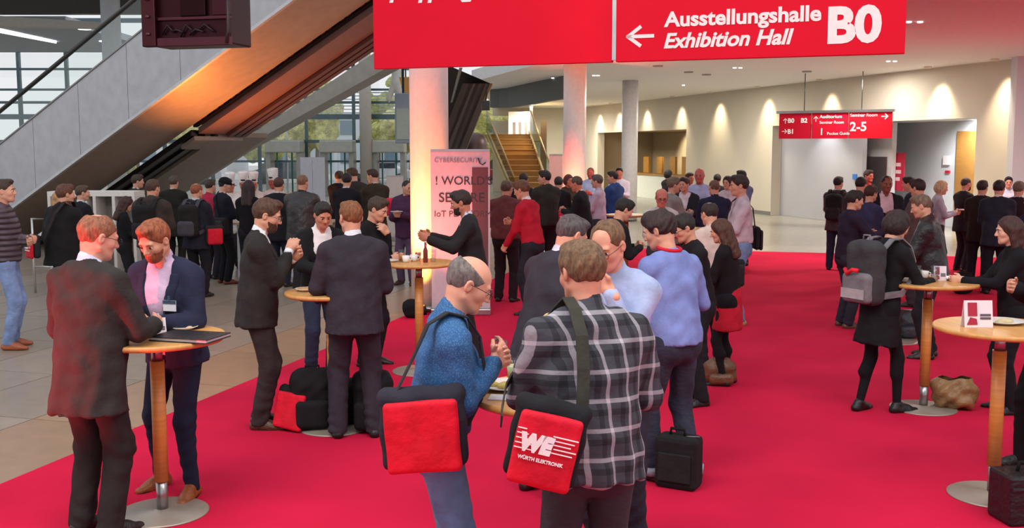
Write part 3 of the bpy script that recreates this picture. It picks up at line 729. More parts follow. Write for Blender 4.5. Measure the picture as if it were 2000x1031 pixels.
wbox(wall, 0, uO2a, 0, CE); wbox(wall, uO2a, uO2b, zO2, CE); wbox(wall, uO2b, uO1a, 0, CE); wbox(wall, uO1a, uO1b, zO1, CE); wbox(wall, uO1b, uEnd, 0, CE)
wr = struct(wall.build('wall_right', WH))
m = MB(); wbox(m, uO2b, uO1a, 0, .12, -.02, 0); wbox(m, 0, uO2a, 0, .12, -.02, 0); struct(m.build('baseboard_right', mat('7c7a78', 'paint')))
# recess behind the big opening
m = MB(); wbox(m, WU(1664), uO2b + .1, 0, zO2 + .2, .36, .5); struct(m.build('wall_partition', GREY))
m = MB(); wbox(m, uO2a - 4, WU(1600), 0, CE, 2.2, 2.4); wbox(m, uO2a - 2.4, uO2b + .5, zO2 + .02, zO2 + .2, .36, 2.2); struct(m.build('wall_recess', mat('c6cad0', 'wall')))
m = MB(); wbox(m, WO(1742, 1), WO(1664, 1), 0, zO2, 1.0, 1.15); lob = m.build('lift_front', mat('dcdcdf', 'paint'), None, 'white lift front standing inside the wide wall opening', cat='lift')
m = MB(); wbox(m, WO(1735, 1), WO(1690, 1), 0, wz(1712, 306, 1), .97, 1.0); m.build('lift_door', mat('cdbcbd', 'metal'), lob)
m = MB(); wbox(m, WO(1691, 1), WO(1688, 1), 0, wz(1712, 306, 1), .94, .97); m.build('door_jamb', mat('5a5a60', 'metal'), lob)
m = MB(); wbox(m, WO(1915, 2.1), WO(1868, 2.1), 0, wz(1885, 256, 2.1), 2.1, 2.2); struct(m.build('door_1', mat('9c7038', 'wood', .5)))
m = MB(); wbox(m, WO(1768, 1.2), WO(1746, 1.2), wz(1757, 372, 1.2), wz(1757, 298, 1.2), 1.18, 1.22); bn = m.build('wall_banner', mat('c01840', 'paint'), None, 'narrow crimson banner hung beside the white lift front', cat='banner')
m = MB()
for i, (a, b) in enumerate(((1752, 1762), (1753, 1763), (1751, 1761))): wbox(m, WO(b, 1.2), WO(a, 1.2), wz(1757, 318 + i * 14 + 7, 1.2), wz(1757, 318 + i * 14, 1.2), 1.16, 1.18)
m.build('lettering', mat('e8c8cc', 'paint'), bn)
m = MB(); wbox(m, WO(1858, 2.2), WO(1846, 2.2), wz(1850, 322, 2.2), wz(1850, 304, 2.2), 2.14, 2.2); m.build('wall_box', mat('e6e6ea', 'paint'), None, 'small white control box on the grey recess wall', cat='wall box')
m = MB(); wbox(m, WO(1858, 2.2), WO(1850, 2.2), wz(1854, 338, 2.2), wz(1854, 333, 2.2), 2.16, 2.2); m.build('fire_alarm_button', mat('c02030', 'plastic'), None, 'small red alarm button under the white control box', cat='alarm')
m = MB(); wbox(m, WU(1655), WU(1648), wz(1651, 350), wz(1651, 340), .32, .36); m.build('hand_sanitiser', mat('3c78d0', 'plastic'), None, 'small blue box on the grey partition', cat='box')
# recess with the counter
m = MB(); wbox(m, uO1a - 1.6, uO1b + 1.2, 0, CE, 3.0, 3.2); wbox(m, uO1b + .3, uO1b + .5, 0, CE, .35, 3.0); wbox(m, uO1a - 1.6, uO1b + 1.2, zO1 + .04, zO1 + .2, .36, 3.0); struct(m.build('wall_counter', mat('ad9c80', 'wall')))
for i, px in enumerate((1262, 1288, 1314, 1337)):
    m = MB(); wbox(m, WO(px + 5, 1.6), WO(px - 5, 1.6), 1.05, wz(px, 306, 1.6), 1.6, 1.7); m.build('room_divider', mat('c08c3c', 'wood', .5), None, ('first', 'second', 'third', 'fourth')[i] + ' wooden divider behind the bar counter, counted from left', cat='divider', group='wooden dividers behind the bar')
m = MB(); wbox(m, uO1a + .1, uO1b - .4, 0, 1.02, .9, 1.4); bar = m.build('bar_counter', mat('dfe6df', 'paint'), None, 'pale bar counter in the wall niche behind white column', cat='counter')
m = MB(); wbox(m, uO1a, uO1b - .3, 1.02, 1.1, .85, 1.5); m.build('counter_top', mat('a97c3c', 'wood', .5), bar)
spot('niche_lamp', wp(WU(1300), zO1 - .1, 1.4), wp(WU(1300), 1.5, 3.0), 420, (1, .86, .62), 95)
spot('niche_lamp', wp(WU(1230), zO1 - .1, 1.4), wp(WU(1230), 1.5, 3.0), 380, (1, .86, .62), 95)
spot('recess_fill', wp(WU(1800), zO2 - .05, 1.3), wp(WU(1800), 1.2, 2.4), 420, (1, .97, .95), 150)  # fill spots added to lift the dark recess, without fixtures
spot('recess_fill', wp(WU(1600), zO2 - .05, -.5), wp(WU(1600), 1.2, .4), 50, (1, .97, .95), 110)
# wall washers
for i, px in enumerate((1172, 1210, 1264, 1331, 1406, 1500, 1622, 1835, 1966)):
    u = WU(px); p = wp(u, CE - .02, -.45)
    m = MB(); m.lathe([(.07, -.03), (.09, -.03), (.09, .03), (.07, .03)], 16, p); m.build('recessed_lamp', mat('f3ead4', 'paint'), None, ('first', 'second', 'third', 'fourth', 'fifth', 'sixth', 'seventh', 'eighth', 'ninth')[i] + ' wall washer lamp from the left along the long wall', cat='ceiling lamp', group='wall washer lamps along the long wall')
    spot('wall_washer', (p[0], p[1], CE - .06), wp(u, 2.6, .0), 300 + (120 if px > 1800 else 0), (1, .83, .56), 78, 1, .12)
# end wall piece at the far right, nearer than the long wall
e0 = G(1976, 112, CE)[:2]; m = MB(); m.quadbox([(e0[0], e0[1] - .3, 0), (e0[0] + 5, e0[1] - 1.2, 0), (e0[0] + 5, e0[1], 0), (e0[0], e0[1], 0)], (0, 0, CE)); struct(m.build('wall_end', mat('d6d6dc', 'wall')))
# far end of the hall behind the stairs
area('far_hall_lamp', (1.6, 49, 3.9), (0, 0, 0), 1.5, 260, (1, .93, .82))
m = MB(); fa = P(962, 200, 54); fb = P(1180, 200, 54); m.quadbox([(fa[0], 54, 0), (fb[0], 54, 0), (fb[0], 54.3, 0), (fa[0], 54.3, 0)], (0, 0, P(1000, 236, 54)[2])); 
zt_ = P(1000, 226, 54)[2]; m.quadbox([(fa[0], 54, zt_), (fb[0], 54, zt_), (fb[0], 54.3, zt_), (fa[0], 54.3, zt_)], (0, 0, 5.5 - zt_)); xm = P(992, 200, 54)[0]
zq_ = P(1000, 236, 54)[2]; m.quadbox([(xm, 54, zq_), (fb[0], 54, zq_), (fb[0], 54.3, zq_), (xm, 54.3, zq_)], (0, 0, zt_ - zq_)); struct(m.build('wall_far', mat('dad2bd', 'wall')))
# ceiling with its open edge towards the tall hall
a1 = G(921, 160, CE); a2 = G(1040, 128, CE); ad = (a2 - a1) / np.linalg.norm(a2 - a1); a3 = a2 + ad * 22; a3[0] = max(a3[0], 1)
pr = G(960, 205, CE); cpts = [a1, a2, a2 + ad * 16, np.array([30, (a2 + ad * 16)[1], CE]), np.array([30, 60, CE]), np.array([a1[0] + .6, 60, CE])]
m = MB(); nn = len(cpts); m.add([(p[0], p[1], CE) for p in cpts] + [(p[0], p[1], CE + .35) for p in cpts], [tuple(range(nn))[::-1], tuple(range(nn, 2 * nn))] + [(i, (i + 1) % nn, nn + (i + 1) % nn, nn + i) for i in range(nn)])
ce = struct(m.build('ceiling', mat('eeeae8', 'paint')))
# dark curved bulkhead under the ceiling
bp = [(P(957, 210, 37)), P(975, 210, 36.6), (P(992, 210, 36)), P(1015, 206, 34.5), P(1040, 203, 33), P(1070, 197, 31.5), P(1102, 192, 30)]
m = MB()
for a, b in zip(bp[:-1], bp[1:]):
    t = (b - a); t[2] = 0; m.quadbox([(a[0], a[1], a[2]), (b[0], b[1], b[2]), (b[0] + .1, b[1] + .4, b[2]), (a[0] + .1, a[1] + .4, a[2])], (0, 0, 4.26 - a[2]))
struct(m.build('trim_1', mat('5e605f', 'paint')))
# downlights in the ceiling, in pairs
for i, (px, py) in enumerate(((1160, 147), (1168, 147), (1435, 132), (1446, 132), (1735, 119), (1748, 119), (1775, 42), (1797, 42), (1335, 166), (1080, 152))):
    p = G(px, py, CE); m = MB(); m.lathe([(.045, -.02), (.045, .0)], 12, p); m.build('downlight', mat('ffffff', 'emit'), None, ('left lamp', 'right lamp')[i % 2] + (' of the downlight pair above the far pink column', ' of the downlight pair under middle of big sign', ' of the downlight pair right of the big sign corner', ' of the nearest downlight pair at top right', ' of the farthest loose downlights')[i // 2], cat='ceiling lamp', group='paired downlights in the white ceiling')
for i, (x, y) in enumerate(((5, 22), (9, 20), (3, 27), (9, 28), (6, 34), (2.5, 36), (12, 16), (1.5, 44), (1, 50))):  # added fill lights brightening walls and ceiling, separate from the downlight discs
    l = area('under_ceiling_fill', (x, y, CE - .05), (0, 0, 0), .5, 125, (1, .93, .84))
for i, (px, py) in enumerate(((1285, 128), (1345, 140), (1380, 145), (1576, 139))):
    p = G(px, py, CE); m = MB(); m.lathe([(.09, -.035), (.12, -.03), (.13, .0)], 14, p); m.build('smoke_detector', mat('a8a29c', 'plastic'), None, ('first', 'second', 'third', 'fourth')[i] + ' grey detector disc from the left on the white ceiling', cat='detector', group='detector discs on the ceiling')
# columns
def column(px, py, w, top, col, label, z1=CE):
    g = G(px, py); r = w / 2 * g[1] / F; m = MB(); e = empty('column', g, 0, label, 'column'); m.lathe([(r, 0), (r, z1)], 40, (0, 0, 0)); m.build('shaft', mat(col, 'paint', .55), e)
    m = MB(); m.lathe([(r + .012, 0), (r + .012, .10)], 40, (0, 0, 0)); m.build('base_ring', mat('8a8884', 'metal'), e); return g, r
g1, r1 = column(841, 606, 75, 0, 'e6dcd6', 'thick round column glowing salmon and yellow behind banner', 6.5)
g2, r2 = column(1121, 472, 44, 0, 'e6dcd6', 'round column glowing pink in front of the stairs', CE)
g3, r3 = column(1228, 431, 31, 0, 'eceaec', 'slim white column before the bar niche', CE)
g4, r4 = column(716, 384, 23, 0, 'b5afa8', 'tall grey column by the glass entrance', 11)
g5, r5 = column(232, 425, 36, 0, 'dfe4ea', 'tall white column behind the escalator top left', 10)
# floor uplights at the columns
def uplight(x, y, tx, ty, tz, power, col, label, ang=60, rad=.08):
    e = empty('floor_uplight', (x, y, 0), 0, label, 'uplight'); m = MB(); m.lathe([(.085, .012), (.085, .07), (.07, .13), (.06, .13)], 16); m.build('housing', mat('18181a', 'plastic'), e)
    m = MB(); m.lathe([(.055, .131), (.055, .134)], 16); m.build('lens', mat('%02x%02x%02x' % tuple(int(255 * c) for c in col), 'emit'), e)
    spot('led_spot', (x, y, .2), (tx, ty, tz), power, col, ang, 1.0, rad)
uplight(g1[0] - .1, g1[1] - r1 - .17, g1[0] - .12, g1[1] - r1 + .05, 3.2, 190, (1, .50, .07), 'black floor spotlight shining yellow up the thick column', 55)
uplight(g1[0] - r1 - .3, g1[1] - .75, g1[0] - .05, g1[1], 2.6, 520, (1, .10, .06), 'black floor spotlight shining red on the thick column', 70)
uplight(g1[0] + r1 + .1, g1[1] - .9, g1[0] + .0, g1[1], 3.0, 130, (1, .14, .08), 'black floor spotlight shining red between column and banner', 70)
uplight(g2[0] - r2 - .1, g2[1] - .9, g2[0], g2[1], 2.6, 560, (1, .10, .08), 'black floor spotlight shining red on the far pink column', 60)
uplight(g2[0] - .05, g2[1] - r2 - .2, g2[0] - .05, g2[1] - r2 + .05, 3, 130, (1, .55, .10), 'black floor spotlight shining yellow on the far pink column', 50)
uplight(-4.3, 4.35, -2.3, 5.9, 1.25, 950, (1, .04, .05), 'black floor spotlight washing red on the left suit', 34)
uplight(-5.5, 21.3, -3.8, 19.7, 5.2, 950, (1, .28, .05), 'black floor spotlight shining orange on the escalator', 110)

# ------------------------------------------------------------------ glass entrance front and what is outside
YF = 50.0
fr = mat('5a6a70', 'metal'); gl = mat('ffffff', 'glass')
def fx_(px): return P(px, 290, YF)[0]
def fz_(py): return P(1000, py, YF)[2]
xs = [fx_(-48 + 92.5 * i) for i in range(11)]; zs = [0, fz_(315), fz_(276), fz_(228), fz_(200), fz_(175), fz_(135), fz_(97), fz_(40)]
cols_ = []
for i in range(len(xs) - 1):
    e = empty('window_%d' % (i + 1), (xs[i], YF, 0)); e['kind'] = 'structure'; w = xs[i + 1] - xs[i]
    m = MB(); m.box((-.07, -.10, 0), (.07, .10, zs[-1])); m.build('mullion', fr, e, kind='structure')
    for j, z in enumerate(zs[1:]):
        t = (.05, .07, .12, .06, .05, .05, .12, .1)[j]; m = MB(); m.box((.07, -.09, z - t), (w - .07, .09, z + t)); m.build('transom', fr, e, kind='structure')
    for j in range(len(zs) - 1):
        m = MB(); m.box((.05, -.012, zs[j] + .05), (w - .05, .012, zs[j + 1] - .05)); m.build('pane', gl, e, kind='structure')
m = MB()
for j in range(9): m.box((fx_(548), YF + 1.2, fz_(226) + j * .16), (fx_(800), YF + 1.28, fz_(226) + j * .16 + .05))
m.box((fx_(548), YF + 1.22, -.04), (fx_(548) + .08, YF + 1.27, fz_(226) + 1.4)); m.box((fx_(800) - .08, YF + 1.22, -.04), (fx_(800), YF + 1.27, fz_(226) + 1.4)); m.build('sun_louvre', mat('b8c8cc', 'metal'), None, 'rows of light metal sun louvres outside the glass front', cat='louvre')
# entrance portals
for (x0, x1, lab) in ((521, 590, 'grey metal door portal at the far left of entrance'), (627, 692, 'grey metal door portal left of the tall grey column'), (728, 792, 'grey metal door portal right of the tall grey column')):
    a = fx_(x0) * .98; b = fx_(x1) * .98; e = empty('door_portal', ((a + b) / 2, YF - 1, 0), 0, lab, 'doorway'); w = (b - a) / 2; z1, z2 = fz_(299) + .02, fz_(274)
    m = MB(); m.box((-w, -.5, z1), (w, .6, z2)); m.build('canopy', mat('a9a9a2', 'brushed'), e, bevel=.05)
    for s_ in (-1, 1):
        m = MB(); m.box((s_ * w - (.22 if s_ > 0 else 0), -.3, 0), (s_ * w + (.22 if s_ < 0 else 0), .6, z1)); m.build('post', mat('9b9b95', 'brushed'), e)
        m = MB(); x = s_ * w * .42; m.box((x - .03, -.05, 0), (x + .03, .05, z1)); m.build('door_frame', mat('2c5c50', 'metal'), e)
# outside: paving, hedge trees, low houses, parked cars
m = MB(); m.box((-60, 50.3, -.2), (40, 140, -.04)); g_ = m.build('forecourt', mat('c9c9c4', 'wall'), None, 'pale paved forecourt outside the glass front', cat='pavement')
def tree(x, y, h, r, lab, seed):
    e = empty('tree', (x, y, -.05), 0, lab, 'tree', 'yellow green trees outside the glass front'); m = MB(); m.tube([(0, 0, 0), (.05, 0, h * .4), (0, .1, h * .7)], [.16, .12, .07], 8); m.build('trunk', mat('6a5a48', 'wood'), e)
    rnd = random.Random(seed); c = [(rnd.gauss(0, r * .42), rnd.gauss(0, r * .3), h * .62 + rnd.gauss(0, h * .16), r * rnd.uniform(.16, .36)) for _ in range(34)]
    fl = Fld((-r * 1.6, -r * 1.6, h * .1), (r * 1.6, r * 1.6, h * 1.2), .22)
    for a in c: fl.ell(a[:3], (a[3],) * 3, .3)
    v, q = fl.mesh(); v = wrinkle(v, q, .16, seed, .12); mesh_np('crown', v, q, mat('dcd888' if seed % 2 else 'c4c870', 'leaf'), e, smooth=False)
for i, (x, y, h) in enumerate(((-27, 76, 6.5), (-22.5, 74, 6), (-18, 77, 6.8), (-13.5, 73, 6.2), (-10, 79, 6.6), (-7, 73, 6), (-4, 80, 6.2), (-1.5, 74, 6))):
    tree(x, y, h, 2.2, ('first', 'second', 'third', 'fourth', 'fifth', 'sixth', 'seventh', 'eighth')[i] + ' yellow green tree outside the glass, counted from the left', i)
for i, (x, c) in enumerate(((-20.5, 'b8bcc4'), (-14.5, '3c4858'), (-8.5, 'c8ccd2'), (-3.0, '8a3030'))):
    e = empty('car', (x, 66 + i, -.04), 0, 'parked %s car outside behind the entrance glass' % ('silver', 'dark blue', 'white', 'dark red')[i], 'car')
    m = MB(); pr = [(-2.1, .35), (-2.1, .8), (-1.5, .95), (-.8, 1.42), (.7, 1.42), (1.3, .98), (2.05, .85), (2.1, .35)]
    m.add([(x_, -.8, z) for x_, z in pr] + [(x_, .8, z) for x_, z in pr], [tuple(range(8)), tuple(range(8, 16))[::-1]] + [(k, 8 + k, 8 + (k + 1) % 8, (k + 1) % 8) for k in range(8)]); m.build('car_body', mat(c, 'gloss'), e, bevel=.06)
    for xx in (-1.35, 1.35):
        for yy in (-.75, .75):
            m = MB(); m.tube([(xx, yy - .1, .34), (xx, yy + .1, .34)], .34, 16); m.build('wheel', mat('1a1a1c', 'plastic'), e)
    m = MB(); m.box((-1.2, -.815, 1.0), (1.05, -.80, 1.34)); m.build('car_window', mat('2a3440', 'gloss'), e)
for i, (x, w, h, c) in enumerate(((-38, 12, 8, 'd8dcde'), (-22, 12, 5.5, 'c8d0d6'), (-6, 9, 4.6, 'dcd8cc'))):
    e = empty('outer_building', (x, 96, -.05), 0, ('tall pale', 'wide blue-grey', 'low cream')[i] + ' building across the road outside the glass', 'building'); m = MB(); m.box((0, 0, 0), (w, 8, h)); m.build('building_wall', mat(c, 'wall'), e)
    for a in range(int(w / 2)):
        for b in range(int(h / 2.6)):
            m = MB(); m.box((a * 2 + .4, -.08, b * 2.6 + .9), (a * 2 + 1.6, .02, b * 2.6 + 2.2)); m.build('building_window', mat('6c8494', 'gloss'), e)
# upper gallery slab and dark roof top left
m = MB(); z65 = P(100, 97, 46)[2]; m.box((-34, 36.5, z65), (P(310, 97, 46)[0], 47, z65 + .25)); struct(m.build('ceiling_gallery', mat('b9bec6', 'paint')))
m = MB(); m.quadbox([P(-60, 27, 36.4), P(225, 45, 36.4), P(225, 55, 36.4), P(-60, 50, 36.4)], (0, .5, 0)); struct(m.build('trim_2', mat('d5d1cb', 'paint')))
m = MB(); zd = z65 + 1.0; m.box((-34, 25, zd), (-6, 36, zd + .3)); m.box((-34, 36.2, z65 + .3), (-8, 36.6, zd + .4)); struct(m.build('ceiling_roof', mat('4a4640', 'paint')))
for i in range(6):
    m = MB(); m.box((-22 + i * 2.2, 26, zd - .22), (-21.7 + i * 2.2, 36, zd)); m.build('roof_rib', mat('35322e', 'paint'), None, ('first', 'second', 'third', 'fourth', 'fifth', 'sixth')[i] + ' dark rib under the roof top left, from the left', cat='roof rib', group='dark roof ribs top left')
for px, py in ((70, 73), (165, 56), (205, 80)):
    p = G(px, py, z65); m = MB(); m.lathe([(.22, -.03), (.22, 0)], 14, p); m.build('round_lamp', mat('ffffff', 'emit'), None, {70: 'left', 165: 'upper middle', 205: 'right'}[px] + ' round white lamp under the upper gallery', cat='ceiling lamp', group='lamps under the gallery slab')
m = MB(); m.quadbox([G(0, 56, z65 - .01), G(110, 80, z65 - .01), G(110, 83, z65 - .01), G(0, 62, z65 - .01)], (0, 0, -.04)); m.build('linear_lamp', mat('f4f6fa', 'emit'), None, 'long thin light strip under the upper gallery', cat='ceiling lamp')

# ------------------------------------------------------------------ escalators
Ud = ray(-2355, 2174); Ud = -Ud / np.linalg.norm(Ud); Nn = np.array([-Ud[1], Ud[0], 0]); Nn /= np.linalg.norm(Nn)
if Nn[1] < 0: Nn = -Nn
Pb = P(272, 224, 20.0); Pt = P(272, 72, 20.0); hgt = Pt[2] - Pb[2]; Z1 = np.array([0, 0, 1.0])
tf = -Pb[2] / Ud[2]
def esc(t, n_, z=0): return Pb + Ud * t + Nn * n_ + Z1 * z
E1 = empty('escalator', tuple(esc(tf, .8)), 0, 'near escalator with pale metal side panels and glass balustrade', 'escalator')
def loc(e, p): return np.array(p) - np.array(e.location)
def slab(e, name, m_, t0, t1, n0, n1, z0, z1, **k):
    mb = MB(); mb.quadbox([loc(e, esc(t0, n0, z0)), loc(e, esc(t1, n0, z0)), loc(e, esc(t1, n1, z0)), loc(e, esc(t0, n1, z0))], (0, 0, z1 - z0)); return mb.build(name, m_, e, **k)
clad = mat('b6b5ba', 'brushed'); t = tf
while t < 7:
    t1 = min(t + 1.55, 7); slab(E1, 'side_panel', clad, t + .006, t1 - .006, -.04, 0, .03, hgt); t = t1
slab(E1, 'soffit', mat('b0a296', 'brushed'), tf + .4, 7, 0.0, 1.62, -.02, .03)
slab(E1, 'bottom_edge', mat('c9c9cc', 'brushed'), tf, 7, -.06, 0.01, -.03, .03)
slab(E1, 'top_edge', mat('8c8a88', 'metal'), tf, 7, -.06, .14, hgt, hgt + .03)
slab(E1, 'far_panel', clad, tf, 7, 1.58, 1.62, .03, hgt)
slab(E1, 'balustrade_glass', mat('f8fcfb', 'glass'), tf, 7, .03, .045, hgt + .03, hgt + .70)
slab(E1, 'balustrade_glass', mat('f8fcfb', 'glass'), tf, 7, 1.45, 1.465, hgt + .03, hgt + .70)
for nn_ in (.04, 1.46):
    m = MB(); m.tube([loc(E1, esc(tf, nn_, hgt + .72)), loc(E1, esc(7, nn_, hgt + .72))], .045, 10); m.build('handrail', mat('34322f', 'plastic'), E1)
t = tf + .6
for i in range(26):
    m = MB(); a = esc(t + i * .36, .2, hgt * .55); m.quadbox([loc(E1, a), loc(E1, a + Nn * 1.2), loc(E1, a + Nn * 1.2 + V(Ud[0], Ud[1], 0) * .36), loc(E1, a + V(Ud[0], Ud[1], 0) * .36)], (0, 0, .15)); m.build('step', mat('5a5a5e', 'metal'), E1)
E2 = empty('escalator', tuple(esc(tf, 2.4)), 0, 'second escalator with brown underside and open lower end', 'escalator')
tb = -.35
slab(E2, 'truss_edge', mat('2a221e', 'metal'), tb, 7.5, 1.66, 1.78, -.05, .12)
slab(E2, 'soffit', mat('8a6a68', 'brushed'), tb, 7.5, 1.80, 2.55, -.18, -.05)
for i in range(3): slab(E2, 'soffit_rib', mat('60403e', 'brushed'), tb + .05, 7.5, 2.58 + i * .20, 2.72 + i * .20, -.26, -.10)
slab(E2, 'truss_body', mat('6a5048', 'brushed'), tb + .1, 7.5, 1.8, 3.15, -.04, 1.0)
i = 0; tt = tb
while tt < 6: slab(E2, 'cable_clip', mat('d08a30' if i % 3 else '1c1816', 'metal'), tt, tt + .10, 1.655, 1.67, -.02, .05); tt += .17; i += 1
slab(E2, 'lower_soffit', mat('8f8276', 'brushed'), tf - .3, tb - .05, 2.40, 3.9, -.22, -.12)
for i in range(4): slab(E2, 'step_channel', mat('33302f', 'metal'), tf - .3, tb - .05, 1.64 + i * .19, 1.80 + i * .19, -.20 + .05 * (i % 2), -.08)
slab(E2, 'end_plate', mat('8f8680', 'brushed'), tb - .45, tb - .02, 1.7, 3.1, -.30, -.22)
# far stringer
E3 = empty('stair_stringer', tuple(P(366, 348, 27)), 0, 'long beige stringer beam of the far stair', 'stair')
pts = [P(300, 395, 28), P(460, 283, 27), P(600, 190, 26), P(760, 84, 25), P(760, 130, 25), P(600, 219, 26), P(460, 297, 27), P(345, 372, 28)]
m = MB(); q8 = [loc(E3, p) for p in pts]
for a, b, c, d in ((0, 1, 6, 7), (1, 2, 5, 6), (2, 3, 4, 5)): m.quadbox([q8[a], q8[b], q8[c], q8[d]], tuple(Nn * .5))
m.build('stringer', mat('a49e96', 'brushed'), E3)
for px, py in ((500, 281), (482, 290), (705, 135), (690, 128)):
    m = MB(); p = loc(E3, P(px, py, 26.2)); m.lathe([(.04, 0), (.04, .05)], 10, p); m.build('bolt', mat('5a5652', 'metal'), E3)
# dark grooved escalator underside right of the thick column
E4 = empty('escalator', tuple(P(880, 300, 26)), 0, 'dark grooved underside of the escalator right of thick column', 'escalator')
for i in range(4):
    a = P(858 + i * 13, 306, 26); b = P(915 + i * 12.5, 163, 23); m = MB(); w = .125
    m.quadbox([loc(E4, a - V(w, 0, 0)), loc(E4, a + V(w * .8, 0, 0)), loc(E4, b + V(w * .8, 0, 0)), loc(E4, b - V(w, 0, 0))], (0, .35, 0)); m.build('soffit_beam', mat('6a6260' if i % 2 else '544c4a', 'brushed'), E4)
m = MB(); m.quadbox([loc(E4, P(850, 300, 26.5)), loc(E4, P(900, 292, 26.5)), loc(E4, P(958, 163, 23.5)), loc(E4, P(858, 120, 23.5))], (0, .3, 0)); m.build('truss_body', mat('3c3634', 'brushed'), E4)
m = MB(); m.quadbox([loc(E4, P(905, 290, 25.9)), loc(E4, P(909, 290, 25.9)), loc(E4, P(961, 165, 22.9)), loc(E4, P(957, 163, 22.9))], (0, .1, 0)); m.build('edge_strip', mat('b08850', 'metal'), E4)
m = MB(); m.quadbox([loc(E4, P(880, 200, 24)), loc(E4, P(884, 200, 24)), loc(E4, P(903, 132, 22.9)), loc(E4, P(897, 132, 22.9))], (0, .1, 0)); m.build('light_edge', mat('c0c0c0', 'metal'), E4)
m = MB(); c = P(925, 298, 27); m.lathe([(.36, -2.6), (.36, .0), (.34, .12), (.25, .25), (.1, .31)], 24, (0, 0, c[2] + .2)); o = m.build('litter_drum', mat('5a4a46', 'brushed'), None, 'dark domed drum under the grooved escalator', cat='drum'); o.location = (c[0], c[1], 0)
# hanging loudspeaker
c = P(949, 206, 22); e = empty('hanging_speaker', tuple(c), 0, 'small black loudspeaker hanging below the grooved escalator', 'speaker')
m = MB(); m.box((-.08, -.08, -.1), (.08, .08, .1)); m.build('speaker_cabinet', mat('222224', 'plastic'), e, bevel=.01); m = MB(); m.tube([(0, 0, .1), (.03, 0, .45)], .012, 6); m.build('bracket', mat('303030', 'metal'), e)
# wooden stairs
ys, ye = 40.0, 47.0; nst = 13; zl = P(1000, 262, 47)[2]
ST = empty('wooden_stairs', tuple(G(1030, 372)), 0, 'honey coloured wooden stairs rising to the landing', 'stairs')
for i in range(nst):
    f0 = i / nst; f1 = (i + 1) / nst; y = ys + (ye - ys) * f0; yn = ys + (ye - ys) * f1; z = zl * f1; z0 = zl * f0
    sx0 = P(1010 - 55 * f0, 290, y)[0]; sx1 = P(1078 - 46 * f0, 290, y)[0]
    m = MB(); m.quadbox([loc(ST, (sx0, y, z0)), loc(ST, (sx1, y, z0)), loc(ST, (sx1, y + .03, z0)), loc(ST, (sx0, y + .03, z0))], (0, 0, z - z0 - .03)); m.build('riser', mat('9a6a28', 'wood', .5), ST)
    m = MB(); m.quadbox([loc(ST, (sx0, y - .03, z - .03)), loc(ST, (sx1, y - .03, z - .03)), loc(ST, (sx1, yn, z - .03)), loc(ST, (sx0, yn, z - .03))], (0, 0, .03)); m.build('tread', mat('b88640', 'wood', .5), ST)
for (xa, xb, sgn) in ((1010, 955, -1), (1078, 1032, 1)):
    a = P(xa, 290, ys); b = P(xb, 290, ye); m = MB(); m.quadbox([loc(ST, (a[0], a[1], .0)), loc(ST, (b[0], b[1], zl - .2)), loc(ST, (b[0], b[1], zl + .15)), loc(ST, (a[0], a[1], .35))], (sgn * .08, 0, 0)); m.build('stair_stringer', mat('c09a5c', 'wood', .5), ST)
    m = MB(); m.quadbox([loc(ST, (a[0] + sgn * .1, a[1], .3)), loc(ST, (b[0] + sgn * .1, b[1], zl + .1)), loc(ST, (b[0] + sgn * .1, b[1], zl + 1.0)), loc(ST, (a[0] + sgn * .1, a[1], 1.1))], (sgn * .02, 0, 0)); m.build('balustrade_glass', mat('dfe8ea', 'glass'), ST)
    m = MB(); m.tube([loc(ST, (a[0] + sgn * .1, a[1], 1.12)), loc(ST, (b[0] + sgn * .1, b[1], zl + 1.02))], .03, 8); m.build('handrail', mat('b08850', 'wood', .5), ST)
m = MB(); a = P(930, 290, 47); b = P(1065, 290, 47); m.box(tuple(loc(ST, (a[0], 47, zl - .3))), tuple(loc(ST, (b[0], 53.5, zl)))); m.build('landing', mat('a8905c', 'wood', .5), ST)
m = MB(); a = P(1056, 262, 44); m.box(tuple(loc(ST, (a[0], 44, 0))), tuple(loc(ST, (a[0] + .25, 44.3, P(1056, 236, 44)[2])))); m.build('newel_post', mat('9a7a52', 'wood', .5), ST)
# white cabin with slots on the landing
a = P(993, 262, 50); b = P(1035, 262, 50); e = empty('landing_cabin', (a[0], 50, zl), 0, 'white box with slots at the top of the wooden stairs', 'cabin'); h_ = P(1000, 218, 50)[2] - zl
m = MB(); m.box((0, 0, 0), (b[0] - a[0], 1.5, h_)); m.build('cabin_body', mat('dcdce0', 'paint'), e)
for i in range(3): m = MB(); m.box((.22 + i * .28, -.02, 0), (.34 + i * .28, 0, h_ * .55)); m.build('slot', mat('6a6464', 'paint'), e)
m = MB(); m.box((b[0] - a[0], -.1, 0), (b[0] - a[0] + .14, 1.5, h_ + .25)); m.build('side_post', mat('4a4440', 'paint'), e)
# things beside the thick column: display, timber box, sculpture
c = P(788, 232, 26); e = empty('display_screen', tuple(c), 0, 'grey flat display hung left of the thick column', 'screen'); m = MB(); m.box((-.2, -.1, -.6), (.19, .1, .62)); m.build('screen_case', mat('8a97a4', 'plastic'), e, bevel=.02)
m = MB(); m.box((-.16, -.115, -.5), (.15, -.1, .25)); m.build('screen_panel', mat('a4b0a4', 'gloss'), e); m = MB(); m.tube([(0, 0, .6), (0, 0, 3)], .03, 8); m.build('hanger', mat('55585c', 'metal'), e)
c = P(791, 166, 30); e = empty('timber_box', tuple(c), 0, 'ochre timber box high above the hanging display', 'box'); m = MB(); m.quadbox([(-.17, 0, .22), (.25, 0, .22), (.25, 0, -.24), (-.05, 0, -.20)], (0, .5, 0)); m.build('timber_panel', mat('b8843c', 'wood', .5), e); m = MB(); m.tube([(0, .2, .2), (0, .2, 3)], .02, 6); m.build('hanger', mat('55585c', 'metal'), e)
